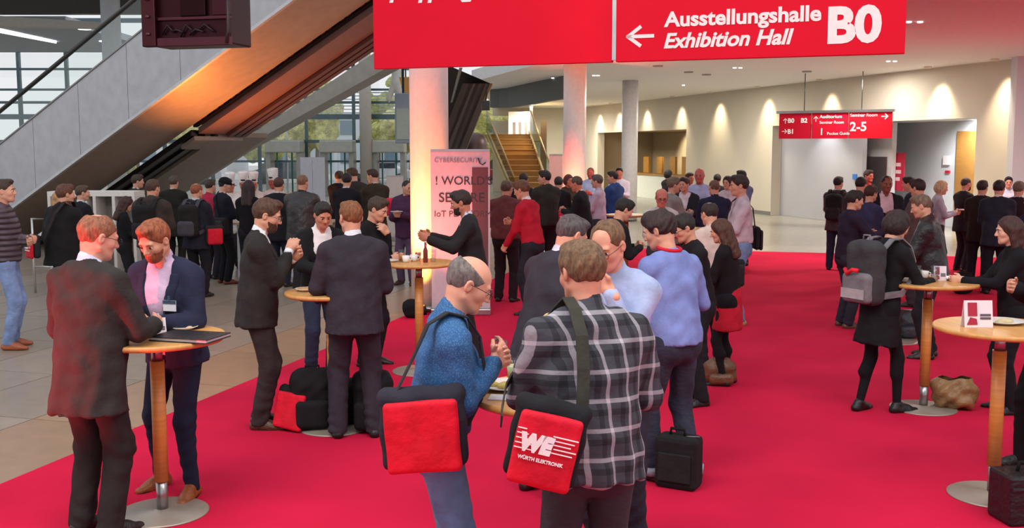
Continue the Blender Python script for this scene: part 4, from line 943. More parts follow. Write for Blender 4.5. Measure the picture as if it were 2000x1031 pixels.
c = P(768, 165, 34); fl = Fld((-.5, -.3, -1), (.4, .3, 1), .04); fl.cone((.12, 0, .8), (.10, 0, .1), .14, .16, .05); fl.cone((.10, 0, .1), (-.18, 0, -.45), .15, .06, .05); fl.cone((.1, 0, .0), (.2, 0, -.3), .15, .1, .05); fl.cone((-.05, 0, -.2), (-.14, 0, -.55), .08, .04, .04)
v, q = fl.mesh(); o = mesh_np('hanging_sculpture', v, q, mat('c4c2bc', 'paint')); o.location = tuple(c); setp(o, 'pale hanging sculpture between grey and thick column', 'sculpture'); m = MB(); m.tube([(.1, 0, .85), (.1, 0, 4)], .012, 6); m.build('hanging_wire', mat('55585c', 'metal'), o)

# ------------------------------------------------------------------ signs
def frame(A, B):    # local x from A to B
    d = B - A; return math.atan2(d[1], d[0]), float(np.linalg.norm(d[:2]))
zb = 3.05; A = G(730, 135, zb); B = G(1193, 121, zb); C = G(1202, 121, zb); D = G(1767, 104.5, zb)
A_Y0 = A[1]; A_DY = B[1] - A[1]
RED = mat('e0112f', 'signred', .6); WT = mat('f4f0f0', 'paint')
a_, LL = frame(A, D); SB = empty('direction_sign', tuple(A), a_, 'large red overhead sign pointing left to the exhibition hall', 'sign'); wl = np.linalg.norm(B[:2] - A[:2]); c0 = np.linalg.norm(C[:2] - A[:2])
m = MB(); m.box((0, 0, 0), (wl, .08, 1.5)); m.build('sign_panel', RED, SB, bevel=.006); m = MB(); m.box((c0, 0, 0), (LL, .08, 1.5)); m.build('sign_panel', RED, SB, bevel=.006)
m = MB(); m.box((wl, .01, .02), (c0, .07, 1.5)); m.build('panel_joint', mat('b8b8bc', 'metal'), SB)
m = MB(); m.box((-.1, -.01, 1.5), (LL + .1, .12, 1.62)); m.build('carrier_rail', mat('8a8a8e', 'metal'), SB)
for x in (.5, 2.0, 3.6, LL - .5): m = MB(); m.tube([(x, .05, 1.6), (x, .05, 6.0)], .012, 8); m.build('suspension_rod', mat('6a6a6e', 'metal'), SB)
ppm = (1767 - 1202) / (LL - c0)
def spx(px): return c0 + (px - 1202) / ppm
def spz(px, py): # pixel height above the sign's bottom edge
    return (120.5 - (px - 1202) / 565 * 16.5 - py) / ppm
text('Ausstellungshalle', .195, (spx(1305), -.004, spz(1305, 49)), WT, SB, .006, 0, sx=1.09); text('Exhibition Hall', .195, (spx(1302), -.004, spz(1302, 92)), WT, SB, .006, .25, sx=1.04)
text('B0', .44, (spx(1622), -.004, spz(1622, 82)), WT, SB, .018, 0, sx=1.02)
m = MB(); az = spz(1228, 69); ax_ = spx(1228)
for p0, p1 in (((0, 0), (.26, 0)), ((0, 0), (.13, .095)), ((0, 0), (.13, -.095))):
    d = np.array([p1[0] - p0[0], p1[1] - p0[1]]); d /= np.linalg.norm(d); n2 = np.array([-d[1], d[0]]) * .017; a = np.array(p0) - d * .012; b = np.array(p1)
    m.quadbox([(ax_ + q_[0], -.006, az + q_[1]) for q_ in (a - n2, b - n2, b + n2, a + n2)], (0, .006, 0))
m.build('arrow', WT, SB)
m = MB()
for px, w_, sl in ((765, 9, 3), (824, 9, 5), (843, 9, 5), (912, 20, 0)):
    m = MB(); x = (px - 730) / (463) * wl; z = (135 - (px - 730) / 463 * 14 - 10) / (F / (A_Y0 + (px - 730) / 463 * A_DY)); w_ /= ppm; m.quadbox([(x, -.005, z), (x + w_, -.005, z), (x + w_ + .08, -.005, z + .3), (x + .08, -.005, z + .3)] if sl else [(x, -.005, z + .01), (x + w_, -.005, z + .01), (x + w_ * 1.3, -.005, z + .05), (x - w_ * .3, -.005, z + .05)], (0, .005, 0)); m.build('lettering', WT, SB)
# small hanging sign
zc = 2.52; A = G(1521, 271, zc); A = P(1521, 271, 29.5); B = P(1741, 266, 27.9); a_, LL = frame(A, B); S2 = empty('direction_sign', tuple(A), a_, 'small red hanging sign with three panels and arrows', 'sign'); hh_ = P(1521, 222, 29.5)[2] - A[2]
for i, (p, q_) in enumerate(((0, .29), (.30, .62), (.63, 1))):
    m = MB(); m.box((p * LL, 0, 0), (q_ * LL, .07, hh_)); m.build('sign_panel', mat('c41430', 'signred', .6) if i < 2 else mat('dc1428', 'signred', .6), S2)
m = MB(); m.box((-.08, -.03, hh_), (LL + .05, .1, hh_ + .07)); m.build('carrier_rail', mat('8f8f90', 'metal'), S2)
for x, px in ((.225, 1570), (.735, 1683)): m = MB(); m.tube([(x * LL, .04, hh_), (x * LL, .04, CE - A[2])], .012, 8); m.build('suspension_rod', mat('4a4a4c', 'metal'), S2)
for tx, sz, x, z, bo in (('\u2191', .2, .03, .42, 0), ('B0', .17, .08, .44, .006), ('B2', .17, .20, .44, .006), ('\u2192', .2, .02, .14, 0), ('B1', .17, .08, .14, .006), ('\u2191', .2, .31, .46, 0), ('Auditorium', .13, .37, .55, 0), ('Seminar Room', .11, .37, .40, 0), ('1', .26, .37, .10, .003), ('Pocket Guide', .11, .44, .10, 0), ('Seminar Room', .12, .64, .58, 0), ('2-5', .34, .64, .20, .006), ('\u2192', .24, .90, .50, .004)):
    text(tx, sz, (x * LL, -.004, z), WT, S2, bo)
# roll-up banners
def banner(px0, px1, ptop, pbot, col, lab, rows, Yd=None):
    g = G((px0 + px1) / 2, pbot); Y = g[1]; w = (px1 - px0) * Y / F; h_ = P(1000, ptop, Y)[2]
    e = empty('roll_up_banner', (g[0], Y, .012), 0, lab, 'banner'); m = MB(); m.box((-w / 2, -.006, .08), (w / 2, .006, h_)); m.build('banner_sheet', mat(col, 'paint', .5), e)
    m = MB(); m.box((-w / 2 - .01, -.10, 0), (w / 2 + .01, .10, .08)); m.build('banner_base', mat('b8b8bc', 'metal'), e, bevel=.01)
    m = MB(); m.box((-w / 2, -.012, h_ - .01), (w / 2, .012, h_ + .02)); m.build('top_rail', mat('b8b8bc', 'metal'), e)
    for s_, sz, x, z, c, b in rows: text(s_, sz, (x * w - w / 2, -.009, z * h_), mat(c, 'paint'), e, b, 0, ext=.001)
    return e, w, h_
be, bw, bh = banner(843, 958, 296, 615, 'd2bcc4', 'pale pink roll-up banner with dark slogan beside thick column', (('CYBERSECURITY', .085, .06, .93, '8a7a84', 0), ("! WORLD'S", .155, .07, .795, '3a3038', .001), ('SECURE', .175, .13, .69, '3a3038', .002), ('IoT PLATFORM', .115, .05, .60, '4a3038', 0)))
m = MB(); m.box((bw * .20, -.0095, .2), (bw * .47, -.0065, bh * .90)); m.build('printed_tower', mat('6a4046', 'paint'), be)
m = MB(); m.tube([(bw * .30, -.0095, bh * .955), (bw * .33, -.0095, bh * .925), (bw * .38, -.0095, bh * .915), (bw * .43, -.0095, bh * .93)], .008, 6); m.build('emblem', mat('2a2228', 'paint'), be)
banner(756, 789, 345, 470, 'd4cbc8', 'plain pale roll-up banner behind the man in purple', ())
banner(1072, 1098, 303, 455, 'e8b0a8', 'plain salmon roll-up banner left of the pink column', ())
# white partition boards and white stand frame behind the buffet queue
for i, (x0, x1) in enumerate(((586, 609), (610, 633))):
    Y = 30; a = P(x0, 300, Y); b = P(x1, 300, Y); m = MB(); m.box((0, 0, 0), (b[0] - a[0], .05, P(x0, 307, Y)[2])); o = m.build('partition_board', mat('c9c9d4', 'paint'), None, ('left' if i == 0 else 'right') + ' half of the tall white board behind the queue', cat='board'); o.location = (a[0], Y, 0)
Y = 17.5; a = P(92, 380, Y); b = P(262, 380, Y); zt_ = P(92, 374, Y)[2]; e = empty('stand_frame', (a[0], Y, 0), 0, 'white stand frame with openings behind the man in black coat', 'stand'); w = b[0] - a[0]
m = MB(); m.box((0, 0, zt_ - .08), (w, .5, zt_)); m.build('top_board', mat('e4dfda', 'paint'), e)
for f in (0, .42, .52, .74, .97): m = MB(); m.box((f * w, 0, 0), (f * w + .05, .5, zt_ - .08)); m.build('upright', mat('dcd6d0', 'paint'), e)
m = MB(); m.box((0, .0, .88), (w, .5, .93)); m.build('shelf', mat('dcd6d0', 'paint'), e); m = MB(); m.box((.02, .45, .2), (w, .5, zt_ - .1)); m.build('back_board', mat('8c8480', 'paint'), e)
Y = 16; a = P(62, 428, Y); e = empty('white_barrier', (a[0], Y, 0), 0, 'low white frame beside the man in purple puffer', 'frame')
m = MB(); zt_ = P(62, 427, Y)[2]; m.tube([(0, 0, 0), (0, 0, zt_), (.9, 0, zt_), (.9, 0, 0)], .02, 8); m.tube([(0, 0, .4), (.9, 0, .4)], .015, 8); m.build('frame_tube', mat('e0dedb', 'metal'), e)

# ------------------------------------------------------------------ the dark machine box hanging top left
c = P(365, 30, 12.5); e = empty('projector_housing', tuple(c), R(-14), 'dark maroon metal housing hung at the top left', 'housing')
mk = mat('3a1c22', 'metal', .38); k_ = 12.5 / F
m = MB(); m.box((-.54, -.02, -.34), (.56, .5, .9)); m.build('back_shell', mk, e, bevel=.02)
m = MB(); m.box((-.54, -.10, -.36), (-.36, -.0, .9)); m.build('side_flange', mat('4c262a', 'metal', .4), e, bevel=.01)
m = MB(); m.box((-.36, -.08, -.36), (.58, 0, -.26)); m.box((-.36, -.06, -.06), (.58, 0, -.02)); m.build('lower_rail', mat('5a3038', 'metal', .4), e, bevel=.008)
m = MB(); m.box((-.05, -.07, -.02), (.28, 0, .5)); m.build('cover_plate', mat('2a1216', 'metal', .4), e, bevel=.012)
m = MB(); m.box((.36, -.06, -.02), (.58, 0, .7)); m.build('cover_plate', mat('47222a', 'metal', .4), e, bevel=.012)
m = MB(); m.tube([(.55, -.09, -.34), (.58, -.09, -.2), (.58, -.09, .7)], .022, 8); m.build('conduit', mat('2c1418', 'plastic'), e)
m = MB()
for i in range(5): m.tube([(-.3 + i * .12, -.05, -.22 + .04 * sin(i * 2)), (-.22 + i * .12, -.06, -.14 + .03 * cos(i * 3)), (-.15 + i * .13, -.05, -.2)], .012, 6)
m.build('cable', mat('1c0e12', 'plastic'), e)
for i in range(4): m = MB(); m.lathe([(.03, -.03), (.03, .0)], 10, (-.45, -.1, -.2 + i * .2)); m.build('screw_cap', mat('6a4046', 'metal'), e)
m = MB(); m.tube([(0, .2, .88), (0, .2, 4)], .04, 8); m.build('hanger', mk, e)
# ------------------------------------------------------------------ bar tables and what stands on them
TH = 1.10
def bar_table(px, py, lab, d=.80):
    g = G(px, py); e = empty('bar_table', g + V(0, 0, .012), 0, lab, 'table', 'round wooden bar tables on the carpet'); r = d / 2
    m = MB(); m.lathe([(r - .012, TH - .045), (r, TH - .034), (r, TH - .022), (r - .006, TH - .012)], 64); m.build('tabletop', mat('d09a58', 'wood'), e)
    m = MB(); m.lathe([(.06, TH - .06), (.06, TH - .045)], 24); m.lathe([(.033, TH - .17), (.033, TH - .06)], 24); m.build('upper_collar', mat('aaa6a8', 'metal'), e)
    m = MB(); m.lathe([(.042, .20), (.042, TH - .165)], 32); m.build('wooden_post', mat('cf8d48', 'wood', .35), e)
    m = MB(); m.lathe([(.034, .02), (.034, .205)], 24); m.build('lower_collar', mat('aaa6a8', 'metal'), e)
    m = MB(); m.lathe([(.272, 0), (.272, .006), (.262, .012), (.05, .022), (.04, .03)], 56); m.build('base_plate', mat('a59c90', 'brushed', .4), e)
    return g + V(0, 0, .012 + TH - .012)
def on(t, dx, dy): return (t[0] + dx, t[1] + dy, t[2] + .0005)
def plate(t, dx, dy, lab, r=.13, food=None, group=None):
    e = empty('plate', on(t, dx, dy), 0, lab, 'plate', group); m = MB(); m.lathe([(r * .55, 0), (r * .6, .004), (r, .020), (r * .98, .023), (r * .62, .008), (.001, .007)], 32); m.build('dish', mat('e8e4e0', 'plate'), e)
    if food:
        fl = Fld((-r, -r, 0), (r, r, .07), .007); rnd = random.Random(int(dx * 1000) + 7)
        for i in range(7): a = rnd.uniform(0, 6.28); q = rnd.uniform(0, r * .5); fl.ell((q * cos(a), q * sin(a), .016), (.03, .022, .014), .006)
        v, q = fl.mesh(); mesh_np('food', v, q, mat(food, 'cloth', .6), e)
def glass(t, dx, dy, lab, drink=None, h=.12, group=None):
    e = empty('drinking_glass', on(t, dx, dy), 0, lab, 'glass', group); m = MB(); m.lathe([(.024, 0), (.028, .004), (.034, h), (.031, h), (.026, .008), (.001, .008)], 20); m.build('glass_wall', mat('eef2f4', 'glass'), e)
    if drink: m = MB(); m.lathe([(.024, .009), (.0295, h * .7)], 20); m.build('drink', mat(drink, 'gloss'), e)
def cup(t, dx, dy, lab, group=None):
    e = empty('coffee_cup', on(t, dx, dy), 0, lab, 'cup', group); m = MB(); m.lathe([(.024, 0), (.034, .02), (.040, .065), (.037, .065), (.030, .02), (.001, .012)], 20); m.build('cup_bowl', mat('f0eeec', 'plate'), e)
    m = MB(); m.tube([(.038, 0, .055), (.058, 0, .05), (.056, 0, .028), (.034, 0, .022)], .005, 6); m.build('cup_handle', mat('f0eeec', 'plate'), e)
def tcard(t, dx, dy, lab, rz_=0, w=.115, h=.125):
    e = empty('table_card', on(t, dx, dy), rz_, lab, 'card'); m = MB(); m.quadbox([(-w, -.03, 0), (w, -.03, 0), (w, 0, h), (-w, 0, h)], (0, .003, 0)); m.quadbox([(-w, .03, 0), (w, .03, 0), (w, 0, h), (-w, 0, h)], (0, .003, 0)); m.build('card_sheet', mat('e6d8e2', 'paint'), e)
    def face(x, f): return (x, -.0325 + .03 * f, h * f)
    m = MB(); m.quadbox([face(-w * .75, .42), face(-w * .1, .42), face(-w * .1, .92), face(-w * .75, .92)], (0, -.001, 0)); m.quadbox([face(-w * .85, .10), face(-w * .1, .10), face(-w * .15, .32), face(-w * .6, .38)], (0, -.001, 0)); m.build('emblem', mat('a81838', 'paint'), e)
    for i in range(2):
        m = MB(); m.quadbox([face(.1 * w, .30 + i * .12), face(.85 * w, .30 + i * .12), face(.85 * w, .38 + i * .12), face(.1 * w, .38 + i * .12)], (0, -.001, 0)); m.build('lettering', mat('5a4a58', 'paint'), e)
T1 = bar_table(318, 1005, 'nearest left bar table with a black folder on it')
T2 = bar_table(652, 838, 'bar table half hidden by the grey suited man', .72)
T3 = bar_table(1085, 1215, 'bar table with plate and papers before the plaid shirt', .80)
T4 = bar_table(1803, 800, 'bar table beside the woman with grey backpack')
T5 = bar_table(1938, 971, 'nearest right bar table with the menu card')
T6 = bar_table(1748, 668, 'bar table between young man and leather jacket', .7)
T7 = bar_table(820, 727, 'bar table in front of the glowing thick column', .72)
T8 = bar_table(1222, 545, 'small far bar table before the slim white column', .7)
T9 = bar_table(1345, 600, 'far bar table amid the middle crowd', .7)
# T1
e = empty('folder', on(T1, .24, -.12), R(-16), 'black leather folder lying on the nearest left table', 'folder'); m = MB(); m.box((-.19, -.13, 0), (.19, .13, .006)); m.box((-.19, -.13, .02), (.19, .13, .026)); m.build('cover', mat('1e1a1c', 'leather'), e, bevel=.003); m = MB(); m.box((-.18, -.122, .006), (.18, .125, .02)); m.build('paper_stack', mat('d8d0d6', 'paint'), e)
tcard(T1, .0, .02, 'small white card stand with red emblem on left table', .5, .05, .10); glass(T1, -.02, .12, 'clear glass on the nearest left table', None); plate(T1, .10, .20, 'white plate on the nearest left table', .09, 'c8a890')
m = MB(); m.box((-.05, -.04, 0), (.05, .04, .012)); o = m.build('napkin', mat('e8dcdc', 'cloth'), None, 'white folded napkin beside the black folder', cat='napkin', bevel=.004); o.location = on(T1, .05, -.04)
# T3
plate(T3, -.235, .06, 'large plate of salad beside the plaid shirted man', .125, 'c8b060')
for i, (dx, dy, c, lab) in enumerate(((-.22, -.13, 'e4dce0', 'white paper sheet under the plate edge'), (-.11, -.20, 'c8a0b8', 'pink printed leaflet beside the plaid shirt'))):
    m = MB(); m.box((-.085, -.05, 0), (.085, .05, .004)); o = m.build('leaflet', mat(c, 'paint'), None, lab, cat='paper'); o.location = on(T3, dx, dy); o.rotation_euler = (0, 0, R(-8 + 25 * i))
glass(T3, -.2, .25, 'small clear glass behind the salad plate', 'dcd8a0', .10)
# T4
glass(T4, -.09, .0, 'glass of orange juice on table by the backpack woman', 'f0a818', .10); glass(T4, -.06, .1, 'glass of amber tea behind the orange juice', '8a6a30', .12); glass(T4, .04, -.02, 'empty tall glass at centre of the right middle table', None, .13)
tcard(T4, .11, .05, 'small pale card on the right middle table', -.2, .05, .12); plate(T4, -.20, -.06, 'plate with leftovers at the left rim of middle right table', .11, 'b8a488'); plate(T4, .26, .05, 'plate with cutlery at right rim of middle right table', .12, '8a8468'); cup(T4, .02, .16, 'white cup on the right middle table')
# T5
tcard(T5, -.16, -.02, 'white menu card with red emblem on nearest right table', .0, .088, .165); plate(T5, .06, .10, 'plate with food on the nearest right table', .13, 'c8b890'); glass(T5, .16, -.08, 'clear glass near the menu card', None, .11); glass(T5, .26, .02, 'clear glass at the rim of nearest right table', None, .12)
m = MB(); m.lathe([(.03, 0), (.032, .06), (.03, .065)], 16); o = m.build('bread_roll', mat('d8c8a4', 'cloth'), None, 'pale bread roll behind the menu card', cat='food'); o.location = on(T5, -.02, .16)
# T7
plate(T7, -.27, .0, 'white plate at left rim of the column table', .08, None); glass(T7, -.17, .02, 'glass of orange drink on the column table', 'f08850', .12); cup(T7, -.12, -.05, 'left white cup on the column table'); cup(T7, -.05, .04, 'right white cup on the column table'); glass(T7, .14, .0, 'clear glass near the gesturing man', None, .12)
glass(T7, -.02, .16, 'glass with red straw drink on column table', 'e86040', .11); e = empty('bottle', on(T7, .07, -.05), 0, 'slim dark red bottle on the column table', 'bottle'); m = MB(); m.lathe([(.022, 0), (.024, .01), (.024, .11), (.012, .15), (.012, .19)], 16); m.build('bottle_body', mat('7a2830', 'gloss'), e); m = MB(); m.lathe([(.014, .19), (.014, .205)], 16); m.build('bottle_cap', mat('c8c0b8', 'plastic'), e)
for i, (dx, dy) in enumerate(((-.1, .0), (.05, .05))): glass(T6, dx, dy, ('empty', 'milky')[i] + ' glass on the table behind backpack woman', 'e0d8d0' if i else None, .11, 'glasses on the table behind backpack woman')
plate(T6, .05, -.12, 'white plate on the table behind backpack woman', .1, 'd0b898'); plate(T2, -.2, .0, 'small plate on table beside the dark suited men', .08, 'c09060'); cup(T8, 0, 0, 'white cup on small far table'); glass(T9, -.1, 0, 'glass of juice on far middle table', 'f0c040')

# ------------------------------------------------------------------ people: near figures first
def bag_of(pr, name, p, rot, lab, cat='bag'):
    root, k, arms, T = pr; th = root.rotation_euler[2]; p = V(*p) * k
    w = V(p[0] * cos(th) - p[1] * sin(th), p[0] * sin(th) + p[1] * cos(th), p[2]) + V(*root.location)
    e = empty(name, w, th + R(rot), lab, cat)
    def to(q): q = V(*q) * k - p; c, s_ = cos(-R(rot)), sin(-R(rot)); return V(q[0] * c - q[1] * s_, q[0] * s_ + q[1] * c, q[2])
    return e, to
def messenger(e, w, h, d, body='2a2a34', flap='e8203c', logo=False, near=True, z0=None):
    """shoulder bag, its flap facing local -y, centre of the bag at the root"""
    fl = Fld((-w / 2 - .05, -d / 2 - .05, -h / 2 - .05), (w / 2 + .05, d / 2 + .05, h / 2 + .05), .010 if near else .02); fl.rbox((0, 0, -.005), (w / 2, d / 2, h / 2), .035); fl.cone((-w * .4, 0, h * .42), (w * .4, 0, h * .42), .035, .035, .03)
    v, q = fl.mesh(); v = wrinkle(v, q, .006, 3, .8) if near else v; mesh_np('bag_body', v, q, mat(body, 'cloth'), e)
    fl = Fld((-w / 2 - .03, -d / 2 - .07, -h / 2 - .05), (w / 2 + .03, d / 2 + .03, h / 2 + .08), .007 if near else .014); tk = -.012 if near else -.008
    fl.rbox((0, -d / 2 - .012, -.02), (w * .43, tk + .035, h * .46), tk + .033); fl.cut(lambda x, y, z: (y + d / 2 + .004) + 0 * x + 0 * z)
    v, q = fl.mesh(); v = wrinkle(v, q, .003, 5, .6) if near else v; fo_ = mesh_np('flap', v, q, mat(flap, 'cloth', .7), e); yf = -d / 2 - .012 - tk - .035
    if logo:
        sz = h * .27; text('WE', sz, (-w * .36, yf - .004, -h * .07), mat('f2eef0', 'paint'), fo_, .007, .15, ext=.003, sx=.9)
        for i in range(5):
            m = MB(); m.box((-w * .42, yf - .006, h * (.17 - i * .06)), (-w * .30 + .01 * i, yf - .001, h * (.17 - i * .06) + .003)); m.build('circuit_line', mat('f2eef0', 'paint'), fo_); m = MB(); m.box((w * .06 + .01 * (i % 2), yf - .006, h * (.15 - i * .05)), (w * (.40 - .04 * (i % 3)), yf - .001, h * (.15 - i * .05) + .0035)); m.build('circuit_line', mat('f2eef0', 'paint'), fo_)
        text('WÜRTH ELEKTRONIK', .021 * w / .34, (-w * .34, yf - .004, -h * .19), mat('f2eef0', 'paint'), fo_, .0006, 0, ext=.002)
def backpack(pr, lab, c='26262a', c2='1c1c20', w=.30, h=.46, red=False, big=1):
    root, k, arms, T = pr; p = T(0, -.235, 1.20); e, to = bag_of(pr, 'backpack', p, 0, lab, 'backpack'); mid = k and (F / root.location[1] > 150)
    hh = .011 if mid else .02; fl = Fld((-w * .7, -.2, -h * .62), (w * .7, .16, h * .62), hh); fl.rbox((0, 0, 0), (w / 2, .09, h / 2), .075); fl.cone((-w * .22, .0, h * .38), (w * .22, .0, h * .38), .07, .07, .04)
    v, q = fl.mesh(); mesh_np('pack_body', wrinkle(v, q, .005, 4), q, mat(c), e); fl = Fld((-w * .7, -.22, -h * .6), (w * .7, .1, h * .2), hh); fl.rbox((0, -.085, -h * .22), (w * .42, .055, h * .24), .045); v, q = fl.mesh(); mesh_np('front_pocket', v, q, mat(c2), e)
    for sd in (-1, 1):
        pts = [to(T(sd * .11, -.20, 1.40)), to(T(sd * .115, -.11, 1.505)), to(T(sd * .12, -.02, 1.525)), to(T(sd * .125, .09, 1.47)), to(T(sd * .135, .150, 1.36)), to(T(sd * .165, .13, 1.2)), to(T(sd * .20, .0, 1.07)), to(T(sd * .14, -.18, 1.02))]
        nr = [(0, -1, .3), (0, -.5, 1), (0, 0, 1), (0, .6, .8), (0, 1, .2), (0, 1, 0), (1 * sd, .2, 0), (sd, -.5, 0)]; m = MB(); m.ribbon(pts, [V(*n_) for n_ in nr], .055, .010); m.build('shoulder_strap', mat(c2), e)
    m = MB(); m.tube([(-.04, .0, h * .5), (-.03, 0, h * .5 + .05), (.03, 0, h * .5 + .05), (.04, 0, h * .5)], .009, 8); m.build('carry_loop', mat(c2), e)
    if red:
        m = MB(); m.tube([(-.11, -.12, .03), (-.06, -.15, -.0), (0, -.15, .035), (.05, -.14, .03)], .018, 8); m.build('red_patch', mat('e02838'), e); m = MB(); m.box((-.12, -.15, -.20), (.12, -.142, -.12)); m.build('reflective_panel', mat('a8a4a8', 'cloth'), e)
    return e
_p = person
a1 = _p('man in long dark suit seen from behind, nearest at left', 190, 1046, 418, 22, 'suit', '33302f', 'cdd4ee', '2b2727', '86553c', 'thin', (.14, .28, 1.10), (.15, .34, 1.13), lean=3, hp=16, hy=28, girth=1.08, hem=.705, ex='glasses', sw=.10, turn=0, wr=.005, skin='d89a84')
a2 = _p('bearded man in navy jacket with name badge by the table', 352, 958, 430, 197, 'openjacket', '262a42', 'd0b4d4', '1c2136', '8a4a2c', 'full', (.10, .33, 1.14), (.06, .32, 1.15), lean=9, hp=24, hy=4, girth=1.05, hem=.84, ex='beard badge wide slim', shoe='8a4a20', step=(.10, -.02), sw=.15)
a3 = _p('man with black glasses in dark suit facing right', 510, 835, 388, 78, 'suit', '2e2a2a', 'e8eaf0', '332b2d', '4a2f20', 'full', (.05, .27, 1.30), (.02, .24, 1.36), lean=3, hp=18, hy=6, girth=1.03, ex='glasses beard', hem=.80, shoe='4a2c1c', sw=.085, wr=.005)
a4 = _p('man in black cardigan over white shirt behind the table', 628, 735, 395, 152, 'openjacket', '18181a', 'e2dee0', '1e2740', '1e1614', 'full', 'table', 'table', lean=8, hp=20, hy=0, ex='wide cardigan jeans', skin='c88468')
a5 = _p('man in grey suit seen from behind, middle left', 696, 855, 392, 350, 'suit', '35303a', 'dfe2ee', '332e38', '7a4a2a', 'short', (.20, .26, 1.02), (.12, .30, 1.10), lean=2, hp=8, hy=-22, girth=1.07, hem=.80, sw=.135, step=(.02, .0), shoe='141214', wr=.004)
a6 = _p('dark haired man with hand at his chin, behind grey suit', 722, 715, 385, 118, 'sweater', '1c1a1e', '1c1a1e', '221e24', '3a2a1e', 'full', 'chin', 'cross', lean=6, hp=20, hy=-10)
a7 = _p('balding man in blue dotted shirt with red shoulder bag', 858, 1246, 500, 78, 'shirt', '2c5a8e', '2c5a8e', '5a7a9e', '6a6260', 'bald', (-.02, .24, 1.26), (.06, .24, 1.27), lean=7, hp=26, hy=4, girth=1.05, kt='dots', ex='glasses jeans belt', hem=.985, skin='dc9e86', wr=.007, shoe='3a3230')
a8 = _p('man in black and white plaid shirt seen from behind', 1148, 1330, 470, 346, 'loose', 'ffffff', 'ffffff', '2c2c33', '6a5038', 'full', (.12, .22, 1.36), (.17, .30, 1.10), lean=4, hp=12, hy=-14, girth=1.12, kt='plaid', ex='jeans', hem=.84, wr=.008, skin='cf8f78')
a9 = _p('man with high forehead and glasses facing camera in pale blue shirt', 1200, 1080, 430, 205, 'shirt', 'a8b8e0', 'a8b8e0', '2a2a36', '6a4c34', 'recede', 'mouth', 'table', lean=6, hp=22, hy=8, ex='glasses', skin='dc9c84', hroll=0)
a10 = _p('stooping grey haired man in charcoal coat', 1058, 965, 420, 48, 'suit', '33303a', 'c8cce0', '25232a', '4c4648', 'short', 'table', 'hold', lean=16, hp=20, hy=12, hem=.80, girth=1.06)
a11 = _p('curly haired man in periwinkle blue sweater from behind', 1312, 938, 412, 325, 'sweater', '7c8cc8', 'e0d8dc', '2a2c3e', '2c1c1a', 'curly', (.10, .34, 1.15), (.22, .30, 1.12), lean=7, hp=18, hy=-26, girth=1.08, ex='jeans lanyard cuffs', hem=.90, wr=.006, sw=.12, step=(.06, -.06))
a12 = _p('man with glasses in black sweater facing left', 1362, 790, 418, 262, 'sweater', '1e1c20', '1e1c20', '1c1c22', '1c1614', 'full', 'hold', 'hold', lean=9, hp=22, hy=-4, ex='glasses')
a13 = _p('man in beige shirt with black shoulder strap from behind', 1388, 720, 395, 345, 'shirt', 'd2b8b0', 'd2b8b0', '24242a', '2a1a16', 'thin', 'hold', 'hold', lean=4, hp=14, hy=-10, girth=1.03, hem=.95)
a14 = _p('woman with long brown hair in black top and red skirt', 1418, 752, 428, 300, 'sweater', '1c161a', '1c161a', '16141a', '4a281c', 'long', 'hold', 'hold', lean=4, hp=16, hy=-10, female=True, ex='tights skirt', hem=.88, shoe='141214', c4='b81c34')
a15 = _p('man in lavender shirt and jeans facing left', 1441, 634, 342, 272, 'shirt', 'c0aeb8', 'c0aeb8', '6a80a8', '2e201a', 'full', 'hold', 'hold', lean=-1, hp=8, hy=-2, ex='jeans belt', girth=1.05, shoe='b08860')
b1 = _p('dark haired woman in black dress with grey backpack', 1712, 806, 412, 62, 'dress', '18161a', '18161a', '141318', '241614', 'bob', 'reach', (.16, .42, 1.14), lean=9, hp=22, hy=4, female=True, ex='tights', hem=.60, shoe='121012', step=(-.10, .14), sw=.10)
b2 = _p('grey haired man in black leather jacket at the table', 1812, 700, 380, 300, 'puffer', '1c1d20', '1c1d20', '1e1e24', '6a5444', 'short', 'table', 'table', lean=7, hp=18, hy=-8, kt='leather', girth=1.05, hem=.84)
b3 = _p('young man in dark sweater looking right, right group', 1650, 640, 372, 82, 'sweater', '2a2032', '2a2032', '2c2a38', '201814', 'full', 'hold', 'gest', lean=3, hp=10, hy=4, shoe='5a4030')
b4 = _p('long haired woman in black reaching over the table', 1968, 806, 423, 280, 'sweater', '1a181c', '1a181c', '17151a', '3c1e1a', 'long', (.10, .44, 1.20), (.06, .42, 1.16), lean=3, hp=8, hy=0, female=True, hem=.86, shoe='141214', skin='dfa890')
b5 = _p('person in black cut off by the right picture edge', 2046, 925, 405, 275, 'coat', '1a191d', 'd0d4e4', '17161a', '2a1c18', 'short', 'down', (.10, .22, 1.22), lean=2, hp=6, hem=.80, shoe='141214', step=(0, .12))
c1 = _p('man in purple puffer jacket and jeans at the left edge', 22, 680, 350, 74, 'puffer', '54444f', '54444f', '7488b4', '3a2a22', 'short', 'cross', 'cross', lean=-1, hp=2, hy=6, ex='jeans hood', shoe='9a5030', hem=.92)
c2 = _p('man in bulky black coat with red bag from behind', 132, 640, 360, 28, 'puffer', '1c191c', '1c191c', '1e1c20', '5a3424', 'full', 'down', 'hold', lean=2, hp=6, hy=22, kt='cloth', girth=1.22, hem=.78)
c3 = _p('man in black jacket beside the bulky black coat', 166, 580, 362, 40, 'suit', '1c1c24', 'd0d0d8', '1e1e26', '4a3428', 'short', 'hold', 'hold', hp=6, hy=20)
c7 = _p('man in dark suit gesturing at the column table', 925, 700, 372, 268, 'suit', '262326', 'ccd0e4', '2a2526', '2a1a16', 'full', 'gest', 'gest', lean=7, hp=14, hy=0, ex='beard', skin='c07860', curl=.25)
